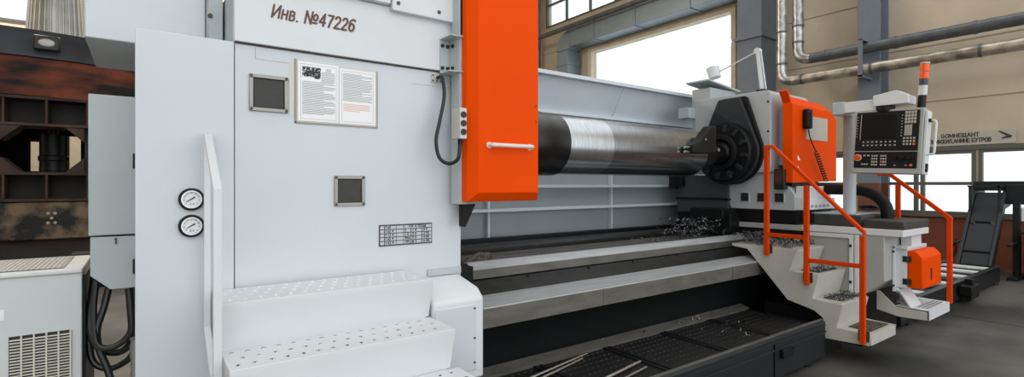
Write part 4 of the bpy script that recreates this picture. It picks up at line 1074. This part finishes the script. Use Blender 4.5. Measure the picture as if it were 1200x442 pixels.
mb = MB(); mb.cyl((-.008, .235, -.165), (-.014, .235, -.165), .036, n=20); pl(mb, 'stop_ring', M['yellow'], low)
mb = MB(); mb.cyl((-.014, .235, -.165), (-.045, .235, -.165), .024, n=20); tag(pl(mb, 'stop_button', M['red'], low), 'red stop button', None)
mb = MB()
for i in range(7):
    for j in range(4):
        if i != 3: mb.box(-.013, -.007, .098-i*.0195, .111-i*.0195, -.245+j*.03, -.228+j*.03)
for i in range(3): mb.box(-.012, -.007, .185-i*.022, .20-i*.022, -.24, -.225)
for i in range(2): mb.box(-.012, -.007, .165-i*.035, .185-i*.035, -.15, -.135)
for i in range(2): mb.box(-.010, -.007, -.10-i*.09, -.085-i*.09, -.245, -.235)
pl(mb, 'key', M['key'], low, smooth=False)
mb = MB(); mb.cyl((-.008, -.225, -.238), (-.014, -.225, -.238), .012, n=12).box(-.0135, -.007, .02, .033, -.215, -.198); pl(mb, 'orange_key', M['keyorange'], low)
mb = MB()
for k in range(3): mb.cyl((-.008, -.09-k*.06, -.165), (-.03, -.09-k*.06, -.165), .022, n=16)
pl(mb, 'override_knob', M['black'], low)
mb = MB(); mb.box(.02, .13, -CW/2-.028, -CW/2-.001, -CH/2, CH/2-.03); pl(mb, 'side_rim', M['paint2'], bev=.006)
mb = MB(); mb.tube(bend((.05, -CW/2-.03, .20), (.05, -CW/2-.085, .20), (.05, -CW/2-.085, 0), .03, 5)[:-1]+bend((.05, -CW/2-.085, 0), (.05, -CW/2-.085, -.13), (.05, -CW/2-.03, -.13), .03, 5)[1:], .011, 10); pl(mb, 'grab_handle', M['paint2'])
mb = MB(); mb.box(.03, .08, -CW/2-.04, -CW/2-.02, -.30, -.22).box(.03, .08, -CW/2-.05, -CW/2-.02, .185, .215); pl(mb, 'side_latch', M['black'])
# swivel, arm and post
mb = MB(); mb.lathe([(2.46, .075), (2.50, .085), (2.52, .08)], (6.17, 1.98, 0), 'z', 24); mb.build('swivel', M['black'], cp)
mb = MB(); mb.prism([(1.76, 2.52), (1.76, 2.60), (1.86, 2.66), (2.06, 2.63), (2.06, 2.52)], 6.08, 6.30, 'x'); mb.build('swivel_cover', M['paint2'], cp, bev=.006)
mb = MB(); mb.box(6.12, 6.27, 2.0, 2.34, 2.485, 2.60); mb.build('arm', M['paint2'], cp, bev=.006)
mb = MB(); mb.cyl((6.42, 2.40, 1.39), (6.42, 2.40, 2.55), .062, n=20); mb.build('post', M['cabgrey'], cp)
mb = MB(); mb.box(6.12, 6.48, 2.34, 2.46, 2.475, 2.61); mb.build('arm_joint', M['cabgrey'], cp, bev=.01)
# signal tower on the panel's near corner
bx, by, bz = 6.18, 1.685, 2.472
TT = Matrix.Translation((bx, by, bz)) @ Matrix.Rotation(math.radians(4), 4, 'X')
tl = None
for nm, m, z0, z1, rr in (('tower_base', M['black'], 0, .12, .034), ('clear_lens', M['lampclear'], .12, .215, .037), ('dark_lens', M['lampdark'], .22, .275, .037), ('orange_lens', M['lampo'], .28, .345, .038), ('orange_lens', M['lampo'], .352, .425, .038), ('tower_cap', M['lampclear'], .427, .438, .039)):
    mb = MB(); mb.lathe([(z0, rr), (z1, rr)], (0, 0, 0), 'z', 20); mb.xform(TT); mb.build(nm, m, cp)
# drag arm (black hose)
pts = [(6.6, 2.98, 1.655), (6.6, 2.75, 1.66), (6.6, 2.45, 1.66), (6.6, 2.30, 1.64), (6.6, 2.19, 1.58), (6.6, 2.12, 1.49), (6.6, 2.10, 1.40), (6.6, 2.10, 1.35)]
mb = MB(); mb.tube(spline(pts, 6), .062, 12); tag(mb.build('cable_hose', M['rubber'], origin=(6.6, 2.1, 1.35)), 'thick black cable hose bending down from the tailstock to the slab', 'hose')
mb = MB()
pts = []
for k in range(60):
    a = k*.35; pts.append((6.75+.07*math.cos(a)+.02*math.sin(k*.11), 2.33+.09*math.sin(a), 1.41+.04*abs(math.sin(k*.17))+.0006*k))
mb.tube(spline(pts, 2), .008, 6); tag(mb.build('coiled_cable', M['cable'], origin=(6.75, 2.33, 1.4)), 'small tangle of black cable behind the bent black hose', 'cable')

# ================================================================== METAL CHIPS (uncountable)
def chips(name, boxes, label, seed, dens):
    R = random.Random(seed); mb = MB()
    for (x0, x1, y0, y1, z, h, n) in boxes:
        for _ in range(n):
            c = Vector((R.uniform(x0, x1), R.uniform(y0, y1), z+R.uniform(0.004, h)))
            ax = Vector((R.uniform(-1, 1), R.uniform(-1, 1), R.uniform(-.6, .6))).normalized(); u = ax.orthogonal().normalized(); w = ax.cross(u)
            rr = R.uniform(.006, .013); L_ = R.uniform(.02, .05); tn = R.uniform(1, 2.2); ph = R.uniform(0, 6)
            m = int(7*tn); prev = None
            for k in range(m+1):
                a = ph+2*PI*tn*k/m; q = c+ax*(L_*(k/m-.5))+(u*math.cos(a)+w*math.sin(a))*rr
                v1 = mb.bm.verts.new(q+ax*.003); v2 = mb.bm.verts.new(q-ax*.003)
                if prev: mb.bm.faces.new((prev[0], v1, v2, prev[1]))
                prev = (v1, v2)
    b0 = boxes[0]
    o = mb.build(name, M['chip'], origin=(b0[0], b0[2], b0[4])); tag(o, label, 'metal chips', kind='stuff'); return o
chips('metal_chips', [(5.44, 6.0, 2.58, 3.15, 1.055, .06, 420), (5.5, 6.0, 2.95, 3.2, 1.06, .12, 120)], 'curled steel chips heaped on the top platform of the operator stairs', 1, 1)
chips('metal_chips', [(5.0, 5.75, 3.5, 3.95, 1.10, .22, 330), (5.6, 5.95, 3.2, 3.6, 1.05, .12, 60), (4.6, 5.2, 3.6, 4.1, 1.01, .08, 60)], 'pile of bright curled chips on the bed under the tailstock end of the roll', 2, 1)
chips('metal_chips', [(2.5, 5.3, 3.0, 3.06, .385, .012, 26), (4.2, 5.3, 2.3, 2.9, .364, .012, 16)], 'loose chips scattered over the black chip pan', 3, 1)
chips('metal_chips', [(5.5, 5.95, 2.1, 2.3, .585, .025, 90), (5.5, 5.95, 2.34, 2.5, .835, .02, 50)], 'fine chips scattered on the treads of the operator stairs', 4, 1)

# ================================================================== CHIP CONVEYOR
cv = thing('chip_conveyor', (10, 2.5, 0), 'dark chip conveyor with a long trough and steep discharge at the right', 'conveyor')
VX0, VX1 = 7.32, 12.1
mb = MB(); mb.box(VX0, VX1, 2.19, 2.23, .03, .29).box(VX0, VX1, 2.88, 2.92, .03, .31).box(VX0, VX1, 2.23, 2.88, .03, .09).box(VX1-.03, VX1, 2.23, 2.88, .09, .26); mb.build('trough', M['convdark'], cv, bev=.004)
mb = MB(); mb.box(VX0, VX1, 2.17, 2.25, .29, .305).box(VX0, VX1, 2.86, 2.94, .31, .325); mb.build('rim', M['oldsteel'], cv, bev=.003)
mb = MB()
for x in (8.2, 9.3, 10.2, 10.9, 11.5): mb.box(x, x+.22, 2.25, 2.86, .27, .30)
mb.build('cross_plate', M['paint2'], cv, bev=.004)
mb = MB(); mb.box(VX0, VX1, 2.23, 2.88, .20, .22); mb.build('belt', M['dark'], cv)
mb = MB(); mb.box(9.55, 10.0, 2.02, 2.17, .12, .26).cyl((9.6, 2.10, .10), (10.0, 2.10, .10), .07, n=16).box(9.75, 9.85, 2.05, 2.15, .2, .34); mb.build('drive_motor', M['black'], cv, bev=.01)
mb = MB()
for x in (7.6, 8.8, 10.2, 11.8): mb.cyl((x, 2.2, 0), (x, 2.2, .05), .04, n=12).cyl((x, 2.8, 0), (x, 2.8, .05), .04, n=12)
mb.build('levelling_foot', M['oldsteel'], cv)
# incline in x-z
mb = MB(); mb.prism([(11.95, .30), (12.95, 1.46), (13.05, 1.56), (13.65, 1.56), (13.65, 1.30), (13.25, 1.25), (12.45, .30), (12.4, .1), (11.95, .1)], 2.32, 2.70, 'y'); mb.build('incline_casing', M['convdark'], cv, bev=.012)
mb = MB()
for y0, y1 in ((2.27, 2.32), (2.70, 2.75)):
    mb.prism([(11.92, .30), (12.93, 1.48), (13.02, 1.60), (13.7, 1.60), (13.7, 1.50), (13.08, 1.50), (12.06, .30)], y0, y1, 'y')
mb.build('incline_flange', M['plate'], cv, bev=.004)
mb = MB()
for tt in (.18, .62):
    x, z = 11.95+tt*1.0, .30+tt*1.16
    mb.box(x-.02, x+.012, 2.33, 2.69, z-.01, z+.02)
mb.build('incline_joint', M['black'], cv)
mb = MB()
for y in (2.36, 2.64): mb.box(12.53, 12.57, y-.03, y+.03, .98, 1.05)
mb.build('incline_clip', M['chrome'], cv)
mb = MB(); mb.box(13.0, 13.6, 2.0, 2.28, 1.35, 1.72).cyl((13.3, 2.0, 1.5), (13.3, 1.85, 1.5), .13, n=20).box(13.05, 13.8, 2.0, 2.75, 1.60, 1.78); mb.build('discharge_head', M['convdark'], cv, bev=.015)
mb = MB(); mb.box(12.62, 13.6, 2.28, 2.33, 1.67, 1.70).box(12.62, 13.6, 2.70, 2.74, 1.67, 1.70).box(12.62, 12.66, 2.28, 2.74, 1.67, 1.70).box(12.7, 12.74, 2.29, 2.33, 1.2, 1.67).box(12.7, 12.74, 2.70, 2.74, 1.2, 1.67); mb.build('top_frame', M['plate'], cv, bev=.004)
mb = MB(); mb.box(12.85, 12.95, 2.06, 2.16, .0, 1.4).box(12.5, 13.4, 2.04, 2.18, .0, .06).box(12.3, 12.9, 2.08, 2.14, .62, .67); mb.build('support_leg', M['convdark'], cv, bev=.006)
mb = MB(); mb.box(12.9, 13.05, 1.96, 2.06, 1.05, 1.30); mb.build('junction_box', M['paper'], cv, bev=.01)
t = thing('chip_bin', (13.0, 1.7, 0), 'black wheeled chip bin at the far right below the conveyor head', 'bin')
mb = MB(); mb.prism([(12.6, .12), (13.5, .12), (13.6, .85), (12.5, .85)], 1.1, 1.95, 'y'); mb.build('tub', M['black'], t, bev=.015)
mb = MB(); mb.box(12.47, 13.63, 1.07, 1.98, .85, .89); mb.build('rim', M['dark'], t, bev=.006)
mb = MB()
for x in (12.75, 13.35):
    for y in (1.25, 1.8): mb.cyl((x, y-.025, .065), (x, y+.025, .065), .065, n=16)
mb.build('wheel', M['rubber'], t)
pth = [(13.93, 3.2, .55), (13.6, 3.15, .30), (13.0, 3.1, .20), (12.5, 3.0, .35), (12.3, 2.85, .62), (12.38, 2.72, .68)]
mb = MB(); mb.tube(spline(pth, 8), .02, 8); tag(mb.build('power_cable', M['cable'], origin=pth[0]), 'black cable sagging from the red brown wall to the conveyor incline', 'cable')

# ================================================================== LIGHT + CAMERA
w = bpy.data.worlds.new('overcast'); S.world = w; w.use_nodes = True
nt = w.node_tree; bg = nt.nodes['Background']
bg.inputs[0].default_value = (.96, .985, 1.0, 1); bg.inputs[1].default_value = 1.2
# unseen area lights added over the rear aisle to brighten the back wall
for x, y in ((-3.5, 15.8), (1.5, 15.8)):
    la = bpy.data.lights.new('back_wall_fill', 'AREA'); la.shape = 'RECTANGLE'; la.size = 1.6; la.size_y = .6; la.energy = 420; la.color = (1, .95, .86)
    lo_ = bpy.data.objects.new('back_wall_fill', la); COL.objects.link(lo_); lo_.location = (x, y, 9.6)
cam = bpy.data.cameras.new('camera'); co = bpy.data.objects.new('camera', cam); COL.objects.link(co)
co.location = (0, 0, 1.72); co.rotation_euler = (PI/2, 0, -math.radians(36.03))
cam.sensor_width = 36; cam.lens = 36*598.3/1200; cam.shift_y = (216.2-221)/1200; cam.clip_start = .05; cam.clip_end = 200
S.camera = co
S.view_settings.view_transform = 'Standard'; S.view_settings.look = 'None'; S.view_settings.gamma = 1; S.view_settings.use_curve_mapping = False
S.view_settings.exposure = .55
